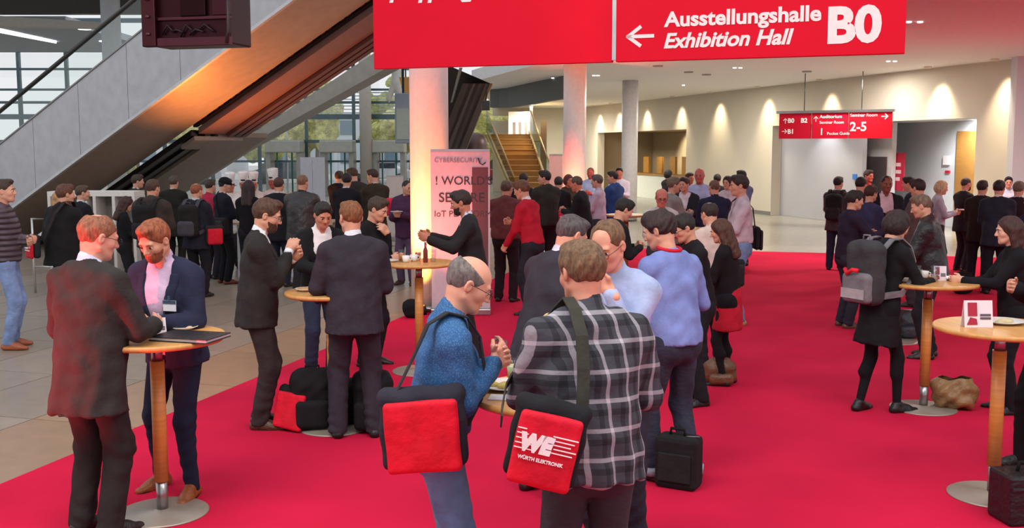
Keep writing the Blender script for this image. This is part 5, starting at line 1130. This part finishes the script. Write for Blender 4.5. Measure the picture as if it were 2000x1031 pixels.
c8 = _p('man in purple jacket holding a plate by the column', 795, 556, 352, 200, 'puffer', '4a2c48', '4a2c48', '5a4660', '2c1c18', 'crop', 'hold', 'hold', lean=0, hp=14, hy=-60, kt='cloth', hem=.80, shoe='3a2420')
c9 = _p('man in burgundy plaid jacket seen from behind', 988, 590, 352, 15, 'puffer', '6a3a3c', '6a3a3c', '2a2026', '5a4438', 'short', 'hold', 'hold', hp=8, hy=10, kt='cloth', girth=1.12, hem=.93)
c10 = _p('man in red sweater with white collar facing left', 1040, 616, 352, 300, 'sweater', 'b82034', 'e6dce2', '26262e', '6a4430', 'full', (.16, .30, .93), 'hold', lean=10, hp=14, hy=-6, ex='collar', hem=.92)
c11 = _p('man in brown grey jacket left of the pink column', 1066, 540, 333, 330, 'puffer', '33302c', '33302c', '2a262a', '241c1a', 'full', 'hold', 'hold', hp=6, hy=-52, kt='cloth', girth=1.12)
# straps and bags on people
e, to = bag_of(a7, 'messenger_bag', (.225, -.09, 1.05), 78 + 0, 'black shoulder bag with plain red flap on blue shirted man')
messenger(e, .36, .33, .13, '2c2a36', 'd8142e')
for o in bpy.data.objects:
    if o.parent == e: o.rotation_euler = (0, R(-4), 0)
Tt = a7[3]
pts = [(.22, -.25, 1.05), (.21, -.20, 1.20), Tt(.165, -.165, 1.33), Tt(.14, -.12, 1.46), Tt(.115, -.04, 1.515), Tt(.10, .05, 1.50), Tt(.095, .115, 1.42), Tt(.11, .150, 1.28), (.15, .16, 1.15), (.20, .09, 1.05)]
m = MB(); m.ribbon([to(p) for p in pts], [V(*n_) for n_ in [(0, -1, 0)] * 2 + [(.0, -1, .4), (0, -.6, 1), (0, 0, 1), (0, .5, 1), (0, 1, .3), (.5, 1, 0), (1, .4, 0), (1, 0, 0)]] and [V(0, -1, 0)] * 10, .045, .006)
m = MB(); nr = [(0, -1, 0), (0, -1, .1), (0, -1, .4), (0, -.6, .8), (0, 0, 1), (0, .5, .8), (0, 1, .3), (.4, 1, 0), (.8, .5, 0), (1, .2, 0)]
def rotn(n_, a): return V(n_[0] * cos(a) - n_[1] * sin(a), n_[0] * sin(a) + n_[1] * cos(a), n_[2])
m.ribbon([to(p) for p in pts], [rotn(n_, -R(78)) for n_ in nr], .045, .007); m.build('strap', mat('2e2e32'), e)
e, to = bag_of(a8, 'messenger_bag', (-.24, -.22, 1.065), -16, 'black shoulder bag with white lettered red flap on plaid man')
messenger(e, .28, .31, .11, '1c1c20', 'd0142e', True)
for o in bpy.data.objects:
    if o.parent == e: o.rotation_euler = (0, R(13), 0)
Tt = a8[3]; pts = [(-.13, -.25, 1.04), Tt(-.10, -.225, 1.15), Tt(-.085, -.20, 1.30), Tt(-.08, -.17, 1.42), Tt(-.085, -.10, 1.515), Tt(-.085, -.02, 1.55), Tt(-.10, .07, 1.50), Tt(-.15, .15, 1.40), (-.31, .10, 1.2), (-.36, -.04, 1.14), (-.38, -.12, 1.12)]
nr = [(0, -1, 0), (0, -1, 0), (0, -1, .1), (0, -1, .5), (0, -.6, .8), (0, 0, 1), (0, .6, .8), (0, 1, .4), (-1, .3, .2), (-1, 0, 0), (-1, -.2, 0)]
m = MB(); m.ribbon([to(p) for p in pts], [rotn(n_, R(16)) for n_ in nr], .05, .007); m.build('strap', mat('3a3a34'), e)
e, to = bag_of(c2, 'messenger_bag', (-.16, -.29, 1.03), -20, 'red lettered bag on the bulky black coat'); messenger(e, .27, .27, .08, '2a2a2e', 'd0142e', True, False)
Tt = c2[3]; pts = [(-.02, -.27, 1.1), Tt(.05, -.25, 1.25), Tt(.10, -.20, 1.42), Tt(.12, -.08, 1.56), Tt(.10, .06, 1.56), Tt(.0, .2, 1.4)]; m = MB(); m.ribbon([to(p) for p in pts], [rotn(n_, R(20)) for n_ in [(0, -1, 0), (0, -1, 0), (0, -1, .4), (0, -.4, 1), (0, .4, 1), (0, 1, .2)]], .05, .008); m.build('strap', mat('2c2426'), e)
backpack(b1, 'large grey and black backpack on the woman in black', '3c3b3e', '77747a', .34, .52, True)
e, to = bag_of(a13, 'sling_bag', (.10, -.23, 1.05), 0, 'black sling bag on the beige shirted back'); messenger(e, .26, .24, .08, '1e1e22', '222226', False, False)
m = MB(); m.ribbon([to(p) for p in [(.10, -.22, 1.15), (.10, -.175, 1.30), (.11, -.14, 1.44), (.11, -.03, 1.53), (.10, .08, 1.48)]], [V(*n_) for n_ in [(0, -1, 0), (0, -1, 0), (0, -1, .4), (0, 0, 1), (0, 1, .3)]], .055, .008); m.build('strap', mat('1c1c20'), e)
e, to = bag_of(a15, 'laptop_bag', (.18, -.22, 1.02), 0, 'black laptop bag behind the lavender shirt'); messenger(e, .30, .28, .07, '201c22', '241c26', False, False); m = MB(); m.ribbon([to(p) for p in [(.16, -.2, 1.16), (.10, -.16, 1.38), (.08, -.02, 1.54), (.0, .10, 1.46), (-.1, .16, 1.3)]], [V(*n_) for n_ in [(0, -1, 0), (0, -1, .3), (0, 0, 1), (0, 1, .3), (0, 1, 0)]], .04, .008); m.build('strap', mat('2a2028'), e)

# ------------------------------------------------------------------ the rest of the crowd
def crowd(rows):
    out = {}
    for r in rows:
        lab, fx, fy, ty, face, top, c1, c2_, c3_, hair, hs = r[:11]; kw = r[11] if len(r) > 11 else {}
        kw = dict(kw); kw.setdefault('L', 'hold'); L_ = kw.pop('L'); R_ = kw.pop('R', 'hold')
        out[lab] = _p(lab, fx, fy, ty, face, top, c1, c2_, c3_, hair, hs, L_, R_, **kw)
    return out
cr = crowd([
 # buffet queue, left to middle
 ('blond woman just behind the bulky black coat', 122, 560, 372, 10, 'sweater', '3a3034', '3a3034', '2a2a30', 'b08458', 'long', {'female': True}),
 ('dark haired woman looking down right, left queue', 248, 585, 384, 60, 'sweater', '1a1a1e', '1a1a1e', '1e1c20', '3a1e1a', 'long', {'female': True, 'hp': 22}),
 ('man in green grey jacket turned right, left queue', 272, 530, 341, 50, 'suit', '35382f', 'e8e8ea', '2a2a30', '3a2a20', 'full', {'hy': 20}),
 ('man in olive jacket with black backpack, left queue', 304, 605, 350, 8, 'puffer', '3c3430', '3c3430', '3c3830', '4a3226', 'short', {'kt': 'cloth', 'hy': 10, 'girth': 1.1}),
 ('man in dark olive coat behind the olive jacket', 344, 530, 343, 5, 'coat', '25241f', 'c8c8c8', '26241f', '4a4034', 'full', {'girth': 1.1}),
 ('balding man in navy jacket with round backpack', 388, 580, 358, 12, 'suit', '23222e', 'c8c8d0', '1e1c24', '8a4a34', 'thin', {'hy': 18, 'girth': 1.08}),
 ('person in crimson shirt behind the balding man', 414, 545, 350, 30, 'shirt', 'b02844', 'b02844', '24222a', '3a2a22', 'short', {'hem': .85}),
 ('man with black cap and shoulder bag in the queue', 440, 554, 347, 50, 'suit', '1a1a26', 'd8c8c8', '141418', '141216', 'short', {'ex': 'cap', 'hy': 20, 'hp': 14, 'shoe': '6a3020'}),
 ('woman with wavy dark hair in black, middle queue', 490, 560, 352, 5, 'sweater', '18161a', '18161a', '1a1a1e', '2c1818', 'long', {'female': True}),
 ('broad man in black suit from behind, middle queue', 548, 560, 346, 8, 'suit', '1e1c22', 'd8d8dc', '252a3a', '4a2e24', 'short', {'girth': 1.15}),
 ('broad man in dark leather coat from behind', 594, 574, 341, 12, 'coat', '302a2c', '302a2c', '28242a', '7a5a40', 'crop', {'girth': 1.25, 'kt': 'leather', 'hem': .8}),
 ('small dark haired man left of the black suit back', 664, 500, 334, 20, 'suit', '201e24', 'd8d8d8', '22202a', '3a241c', 'full'),
 ('man in black suit seen from behind near portal', 680, 540, 338, 10, 'suit', '1e1a22', 'd8d8dc', '1e1c24', '201618', 'full', {'girth': 1.08, 'hy': -10}),
 ('brown haired man bowing left in grey brown jacket', 698, 520, 328, 330, 'suit', '38322e', 'c8b8b0', '302c30', '4a3022', 'full', {'hp': 18, 'hy': -35, 'lean': 5}),
 ('man in olive brown jacket with pink bag', 735, 530, 330, 335, 'suit', '3a3226', 'd0c0b8', '24303c', '3a2620', 'short', {'hp': 16, 'hy': -40}),
 ('left chef in tall white hat behind the buffet', 455, 525, 350, 170, 'chef', 'e0d8d4', 'e0d8d4', '2a2a2e', '2a1a16', 'short', {'ex': 'chefhat', 'skin': 'c07050'}),
 ('second chef in tall white hat behind the buffet', 481, 520, 348, 175, 'chef', 'e0d8d4', 'e0d8d4', '2a2a2e', '2a1a16', 'short', {'ex': 'chefhat', 'skin': 'c07050'}),
 ('third chef in tall white hat above the wavy hair', 499, 515, 348, 160, 'chef', 'e0d8d4', 'e0d8d4', '2a2a2e', '2a1a16', 'short', {'ex': 'chefhat', 'skin': 'd08060'}),
 ('right chef in tall white hat reaching over buffet', 540, 520, 343, 205, 'chef', 'd8c4c4', 'd8c4c4', '2a2a2e', '2a1a16', 'short', {'ex': 'chefhat', 'skin': 'b05040', 'L': 'reach'}),
 # middle crowd
 ('dark haired man behind the red sweater', 1022, 520, 338, 10, 'suit', '22202a', 'd0d0d4', '22222a', '2c1e1a', 'full'),
 ('short man in black jacket at the pink column', 1090, 520, 345, 5, 'suit', '1e1c20', 'd0d0d4', '22222a', '2c2422', 'full'),
 ('woman with reddish hair beside the pink column', 1108, 505, 341, 150, 'sweater', '4a3a30', '4a3a30', '2a2a2e', '5a3024', 'bob', {'female': True, 'skin': 'd88060'}),
 ('man in dark suit bowing left before the pink column', 1140, 555, 344, 290, 'suit', '201e22', 'ecd0c8', '242228', '5a4a40', 'recede', {'lean': 8, 'hp': 14, 'skin': 'd88468'}),
 ('tall ruddy man in pale blue shirt behind lilac shirt', 1153, 480, 327, 200, 'shirt', 'b8c8e8', 'b8c8e8', '3a3a48', '8a4030', 'crop', {'skin': 'c86050'}),
 ('man in lilac shirt looking left, middle crowd', 1168, 530, 341, 290, 'shirt', 'c8b8cc', 'c8b8cc', '3a3a44', '5a504c', 'full', {'hem': .88}),
 ('man in blue jacket from behind, middle crowd', 1198, 516, 334, 310, 'puffer', '2c4a80', '2c4a80', '2a2a34', '2a2020', 'short', {'kt': 'cloth', 'hy': -30}),
 ('man with dark hair in pale shirt near slim column', 1208, 480, 327, 190, 'shirt', 'd8d4e0', 'd8d4e0', '3a3a44', '141214', 'short', {'skin': 'c87058'}),
 ('black haired man bowing right behind high forehead', 1188, 690, 388, 70, 'sweater', '1e1e22', '1e1e22', '22222a', '181412', 'full', {'lean': 10, 'hp': 24, 'hy': 6}),
 ('bald laughing man with glasses facing camera', 1288, 620, 368, 182, 'shirt', 'c8c0bc', 'c8c0bc', '3a3a44', '8a6a58', 'bald', {'ex': 'glasses', 'skin': 'd07868', 'hp': 16}),
 ('man in light grey jacket behind the bald laughing man', 1308, 570, 346, 70, 'suit', '8a8480', 'd8d4d4', '4a4a50', '6a5a4c', 'full', {'girth': 1.12, 'hy': 10}),
 ('dark haired woman far behind the grey jacket', 1302, 460, 332, 60, 'sweater', '2a2a30', '2a2a30', '2a2a30', '161416', 'bob', {'female': True}),
 ('man in dark jacket left of pale blue shirt', 1335, 545, 346, 200, 'suit', '26242a', 'd8ccd4', '2a2a30', '3a2420', 'full', {'hy': 20}),
 ('dark haired man peeking left of pale blue shirt', 1342, 500, 337, 150, 'suit', '24242c', 'd0d0d4', '2a2a30', '3a2a20', 'short', {'skin': 'b07050'}),
 ('bald ruddy man in pale blue shirt facing camera', 1363, 540, 328, 200, 'shirt', 'b0b4d8', 'b0b4d8', '3a3a48', '7a4a3c', 'none', {'skin': 'bc6058', 'hem': .9}),
 ('man in navy suit from behind in middle crowd', 1392, 575, 351, 350, 'suit', '22243c', '22243c', '22243a', '6a4a3c', 'crop', {'girth': 1.15}),
 ('dark haired person behind the navy suit', 1398, 490, 340, 10, 'sweater', '2a2a30', '2a2a30', '2a2a30', '1c1818', 'full'),
 ('woman with dark hair in pale top facing left', 1419, 526, 344, 220, 'sweater', 'd0c0c8', 'd0c0c8', '2a2a34', '2a1c1a', 'bob', {'female': True}),
 ('tall dark man in blue shirt behind lavender shirt', 1446, 520, 332, 330, 'shirt', '5a6a8c', '5a6a8c', '2a2a34', '241c1c', 'short'),
 # right crowd
 ('man with black backpack in brown jacket, right group', 1630, 528, 345, 30, 'suit', '4a3c3e', 'c8ccd8', '2a2c44', '1a1416', 'full', {'hy': 20}),
 ('dark haired man behind the young man, right group', 1672, 560, 346, 40, 'suit', '3a3038', 'd0d0d4', '2a2c38', '161214', 'full', {'hp': 14}),
 ('brown haired man in indigo shirt, right group', 1690, 590, 362, 60, 'sweater', '3a3a58', '3a3a58', '2a2c38', '3a241c', 'full'),
 ('tall ruddy man at the back of right group', 1688, 500, 332, 150, 'suit', '2a2226', 'b04040', '26242a', '3a2a22', 'full', {'skin': 'c87460'}),
 ('dark skinned man in open black suit and pink shirt', 1722, 575, 343, 185, 'openjacket', '1e1c22', 'd8b8c0', '22222a', '1e1614', 'crop', {'ex': 'wide', 'skin': '8a4a38', 'girth': 1.1}),
 ('man in navy jacket facing left behind the table', 1772, 545, 345, 300, 'suit', '2a2c3c', 'd0d4e0', '2a2a30', '241a18', 'full', {'hp': 12}),
 ('dark haired man in brown grey jacket, right group', 1788, 600, 350, 320, 'suit', '5a4a48', '5a4a48', '3a343a', '2a1a18', 'full', {'hp': 14, 'girth': 1.15}),
 ('blond woman in pale top holding a plate', 1826, 545, 353, 100, 'sweater', 'b8b8c8', 'b8b8c8', '3a3a40', 'c8b088', 'bob', {'female': True, 'hp': 14}),
 ('bearded man with arms crossed, far right group', 1876, 530, 347, 75, 'suit', '1e1c22', 'd0d0d4', '22222a', '3a302c', 'crop', {'L': 'cross', 'R': 'cross', 'ex': 'beard'}),
 ('man in dark olive jacket, far right group', 1908, 560, 352, 30, 'suit', '2a2420', 'd0d0d4', '24222a', '2a1e1a', 'full', {'hy': 15}),
 ('man in slate blue suit from behind, far right group', 1940, 575, 352, 20, 'suit', '262a38', 'e0dccc', '1e1e28', '241a18', 'full', {'girth': 1.15, 'hy': 20}),
 ('dark haired man at the back of far right group', 1962, 500, 345, 200, 'shirt', 'c8c8d8', 'c8c8d8', '2a2a30', '161414', 'full'),
 ('grey haired man in maroon suit, far right group', 1978, 570, 354, 40, 'suit', '2e2028', 'd0d0dc', '26222a', '6a5a50', 'full', {'girth': 1.1}),
 ('person in dark navy at the far right edge', 2008, 640, 372, 330, 'sweater', '1c2034', '1c2034', '1c1c28', '241a18', 'full', {'girth': 1.2}),
])
backpack(cr['man in olive jacket with black backpack, left queue'], 'black backpack on the olive jacket in the queue', '1c1a1c', '262226')
backpack(cr['balding man in navy jacket with round backpack'], 'round grey backpack on the navy jacket', '22201e', '4a4650')
backpack(cr['man with black backpack in brown jacket, right group'], 'black backpack on the brown jacket, right group', '1c1c1e', '2a282a')
e, to = bag_of(cr['man with black cap and shoulder bag in the queue'], 'shoulder_bag', (.18, -.16, .98), 20, 'black shoulder bag of the capped man'); messenger(e, .36, .26, .12, '241e20', '2c2426', False, False)
m = MB(); m.ribbon([to(p) for p in [(.16, -.16, 1.1), (.08, -.17, 1.3), (-.02, -.12, 1.46), (-.08, -.02, 1.54), (-.1, .1, 1.45)]], [V(0, -1, .2)] * 3 + [V(0, 0, 1), V(0, 1, .2)], .04, .008); m.build('strap', mat('1c1c20'), e)
e, to = bag_of(cr['balding man in navy jacket with round backpack'], 'messenger_bag', (.30, .0, .98), 40, 'red bag beside the navy jacket in the queue'); messenger(e, .26, .26, .07, '2a2a2e', 'd0142e', False, False)
e, to = bag_of(cr['man in olive brown jacket with pink bag'], 'shoulder_bag', (.26, -.10, 1.12), 30, 'pinkish red bag on the olive brown jacket'); messenger(e, .30, .30, .10, 'e8304c', 'e02044', False, False)
e, to = bag_of(c11, 'messenger_bag', (.24, -.02, .98), 30, 'pink red lettered bag beside brown grey jacket'); messenger(e, .30, .26, .08, 'c02848', 'd82c50', True, False)
e, to = bag_of(cr['grey haired man in maroon suit, far right group'], 'shoulder_bag', (-.20, -.25, 1.12), 0, 'mustard orange bag on the maroon suit'); messenger(e, .22, .42, .10, 'a86a28', 'b87830', False, False)

# ------------------------------------------------------------------ bags standing on the carpet
def soft_pack(px, py, w, d, h, rot, col, lab, name='backpack', pocket=True, kind='cloth', tilt=0):
    g = G(px, py); e = empty(name, (g[0], g[1], .012), R(rot), lab, 'bag'); hh = .011 if F / g[1] > 200 else .016
    fl = Fld((-w * .8, -d * .9, -.02), (w * .8, d * .9, h * 1.15), hh); fl.rbox((0, 0, h * .48), (w / 2, d / 2, h * .48), min(w, d) * .42, .02, rx(R(tilt))); fl.cone((-w * .2, 0, h * .84), (w * .2, 0, h * .84), d * .42, d * .40, .05); fl.cut(lambda x, y, z: .002 - z + 0 * x + 0 * y)
    v, q = fl.mesh(); v2 = wrinkle(v, q, .022 if kind == 'leather' and not pocket else .008, int(px)); v2[:, 2] = np.maximum(v2[:, 2], .001); mesh_np('pack_body', v2, q, mat(col, kind), e)
    if pocket: fl = Fld((-w * .6, -d * 1.1, -.02), (w * .6, 0, h * .7), hh); fl.rbox((0, -d * .52, h * .30), (w * .38, .05, h * .24), .04); v, q = fl.mesh(); mesh_np('front_pocket', v, q, mat(col, kind), e)
    m = MB(); m.tube([(-.06, 0, h * .95), (-.05, 0, h * 1.08), (.05, 0, h * 1.08), (.06, 0, h * .95)], .010, 8); m.build('carry_handle', mat('1a1a1c'), e)
    return e
soft_pack(612, 838, .34, .24, .46, 10, '1a191c', 'black backpack standing on carpet under the half hidden table')
soft_pack(672, 830, .30, .24, .34, -20, '141416', 'low black bag seen between the grey suit legs')
soft_pack(730, 842, .30, .24, .46, -10, '17171b', 'black rucksack on carpet right of the grey suit legs')
g = G(578, 840); e = empty('messenger_bag', (g[0], g[1], .18), R(-22), 'red flapped black bag standing by the brown shoe', 'bag'); e.rotation_euler = (R(-10), R(6), R(-22)); messenger(e, .30, .31, .13, '1c1c20', 'd0142e')
g = G(1322, 952); e = empty('briefcase', (g[0], g[1], .012), R(-28), 'black laptop case standing beside the blue sweater man', 'bag')
m = MB(); m.box((-.13, -.09, 0), (.15, .09, .34)); m.build('case_body', mat('1c1b1e', 'cloth'), e, bevel=.03); m = MB(); m.tube([(-.05, 0, .33), (-.045, 0, .38), (.045, 0, .38), (.05, 0, .33)], .011, 8); m.build('case_handle', mat('141416'), e)
m = MB(); m.box((-.10, -.105, .05), (.12, -.088, .24)); m.build('case_pocket', mat('222124', 'cloth'), e, bevel=.012); m = MB(); m.tube([(-.135, -.02, .30), (-.135, -.02, .05)], .004, 6); m.tube([(-.13, -.0, .32), (.15, -.0, .345)], .005, 6); m.build('zip', mat('6a6a6e', 'metal'), e)
soft_pack(1405, 752, .30, .16, .22, 0, '6a4630', 'brown leather handbag on carpet beside the boots', 'handbag', True, 'leather')
soft_pack(1862, 800, .36, .24, .22, -15, '8a6a44', 'slouched tan handbag lying beside the steel table base', 'handbag', False, 'leather')
soft_pack(1768, 662, .28, .20, .30, 5, '2c3038', 'dark grey leather rucksack on carpet behind the post', 'rucksack', True, 'leather')
soft_pack(1880, 575, .28, .2, .3, 0, '1a1a1c', 'black bag on carpet before far right group', 'bag', False)
soft_pack(806, 622, .24, .18, .2, 0, '161416', 'small black bag on floor at the thick column', 'bag', False)
g = G(2000, 1018); e = empty('briefcase', (g[0], g[1], .012), R(8), 'black box case at the bottom right edge', 'bag'); m = MB(); m.box((-.17, -.12, 0), (.2, .12, .30)); m.build('case_body', mat('17161a', 'leather'), e, bevel=.02); m = MB(); m.box((-.16, -.125, .22), (.19, -.118, .235)); m.build('case_seam', mat('3a363c'), e); m = MB(); m.tube([(-.06, 0, .3), (-.05, 0, .35), (.05, 0, .35), (.06, 0, .3)], .011, 8); m.build('case_handle', mat('141416'), e)
# buffet counter behind the queue
a = P(470, 400, 18.3); b = P(650, 400, 18.3); e = empty('buffet_counter', (a[0], 18.0, 0), 0, 'long buffet counter behind the queue with food', 'counter'); w = b[0] - a[0]
m = MB(); m.box((0, 0, 0), (w, .8, .9)); m.build('counter_body', mat('d8d8dc', 'paint'), e); m = MB(); m.box((-.05, -.05, .9), (w + .05, .85, .94)); m.build('counter_top', mat('c8b090', 'wood'), e)
for i in range(5):
    fl = Fld((-.2, -.2, 0), (.2, .2, .25), .025); rnd = random.Random(i)
    for j in range(8): fl.ell((rnd.uniform(-.1, .1), rnd.uniform(-.1, .1), .08 + rnd.uniform(0, .06)), (.05, .05, .04), .01)
    fl.cone((0, 0, .02), (0, 0, .05), .13, .15, .01); v, q = fl.mesh(); o = mesh_np('food_bowl', v, q, mat(('d8a040', 'b8b048', 'e0c060', 'c87838', 'd0b050')[i], 'cloth')); o.location = (a[0] + .15 + i * w / 5, 18.3, .945); setp(o, ('first', 'second', 'third', 'fourth', 'fifth')[i] + ' bowl of food from the left on the buffet', 'food', 'food bowls on the buffet')
# what a few of them hold
def held(pr, side, name, lab, cat, fn, off=(0, .09, 0)):
    root, k, arms, T = pr; S, E, Wp = arms[side]; df = (Wp - E) / np.linalg.norm(Wp - E); e, to = bag_of(pr, name, Wp + df * .09 + V(*off), 0, lab, cat); fn(e)
def sandwich(e): fl = Fld((-.06, -.05, -.05), (.06, .05, .06), .006); fl.ell((0, 0, .012), (.045, .03, .018), .004); fl.ell((0, 0, -.012), (.045, .03, .014), .004); v, q = fl.mesh(); mesh_np('bread', v, q, mat('d8b880', 'cloth'), e)
def hplate(e): m = MB(); m.lathe([(.05, 0), (.10, .018), (.10, .022), (.05, .006), (.001, .005)], 24); m.build('dish', mat('e8e4e0', 'plate'), e)
def hglass(e): m = MB(); m.lathe([(.026, -.06), (.032, .06), (.03, .06), (.024, -.05), (.001, -.05)], 18); m.build('glass_wall', mat('eef2f4', 'glass'), e); m = MB(); m.lathe([(.022, -.05), (.028, .03)], 18); m.build('drink', mat('d8e0b0', 'gloss'), e)
held(a7, 1, 'drinking_glass', 'pale drink glass held by the blue shirted man', 'glass', hglass, (-.03, .0, -.02)); held(a8, -1, 'bread_roll', 'bread held at his mouth by plaid man', 'food', sandwich, (0, .0, .0))
held(a1, 1, 'bread_roll', 'small bread held by the nearest suited man', 'food', sandwich, (-.02, 0, 0)); held(c8, 1, 'plate', 'white plate held by the man in purple', 'plate', hplate, (-.05, .05, .03))
held(cr['blond woman in pale top holding a plate'], -1, 'plate', 'white plate held by blond woman', 'plate', hplate, (.05, .05, .02)); held(b3, 1, 'coffee_cup', 'white cup held by the young man', 'cup', hglass)
letters_to_mesh()
print('PEOPLE'); [print(p) for p in PEOPLE]
print('TRIS', sum(len(o.data.loop_triangles) or sum(len(p.vertices) - 2 for p in o.data.polygons) if len(o.data.polygons) < 3000 else len(o.data.polygons) * 2 for o in bpy.data.objects if o.type == 'MESH'))
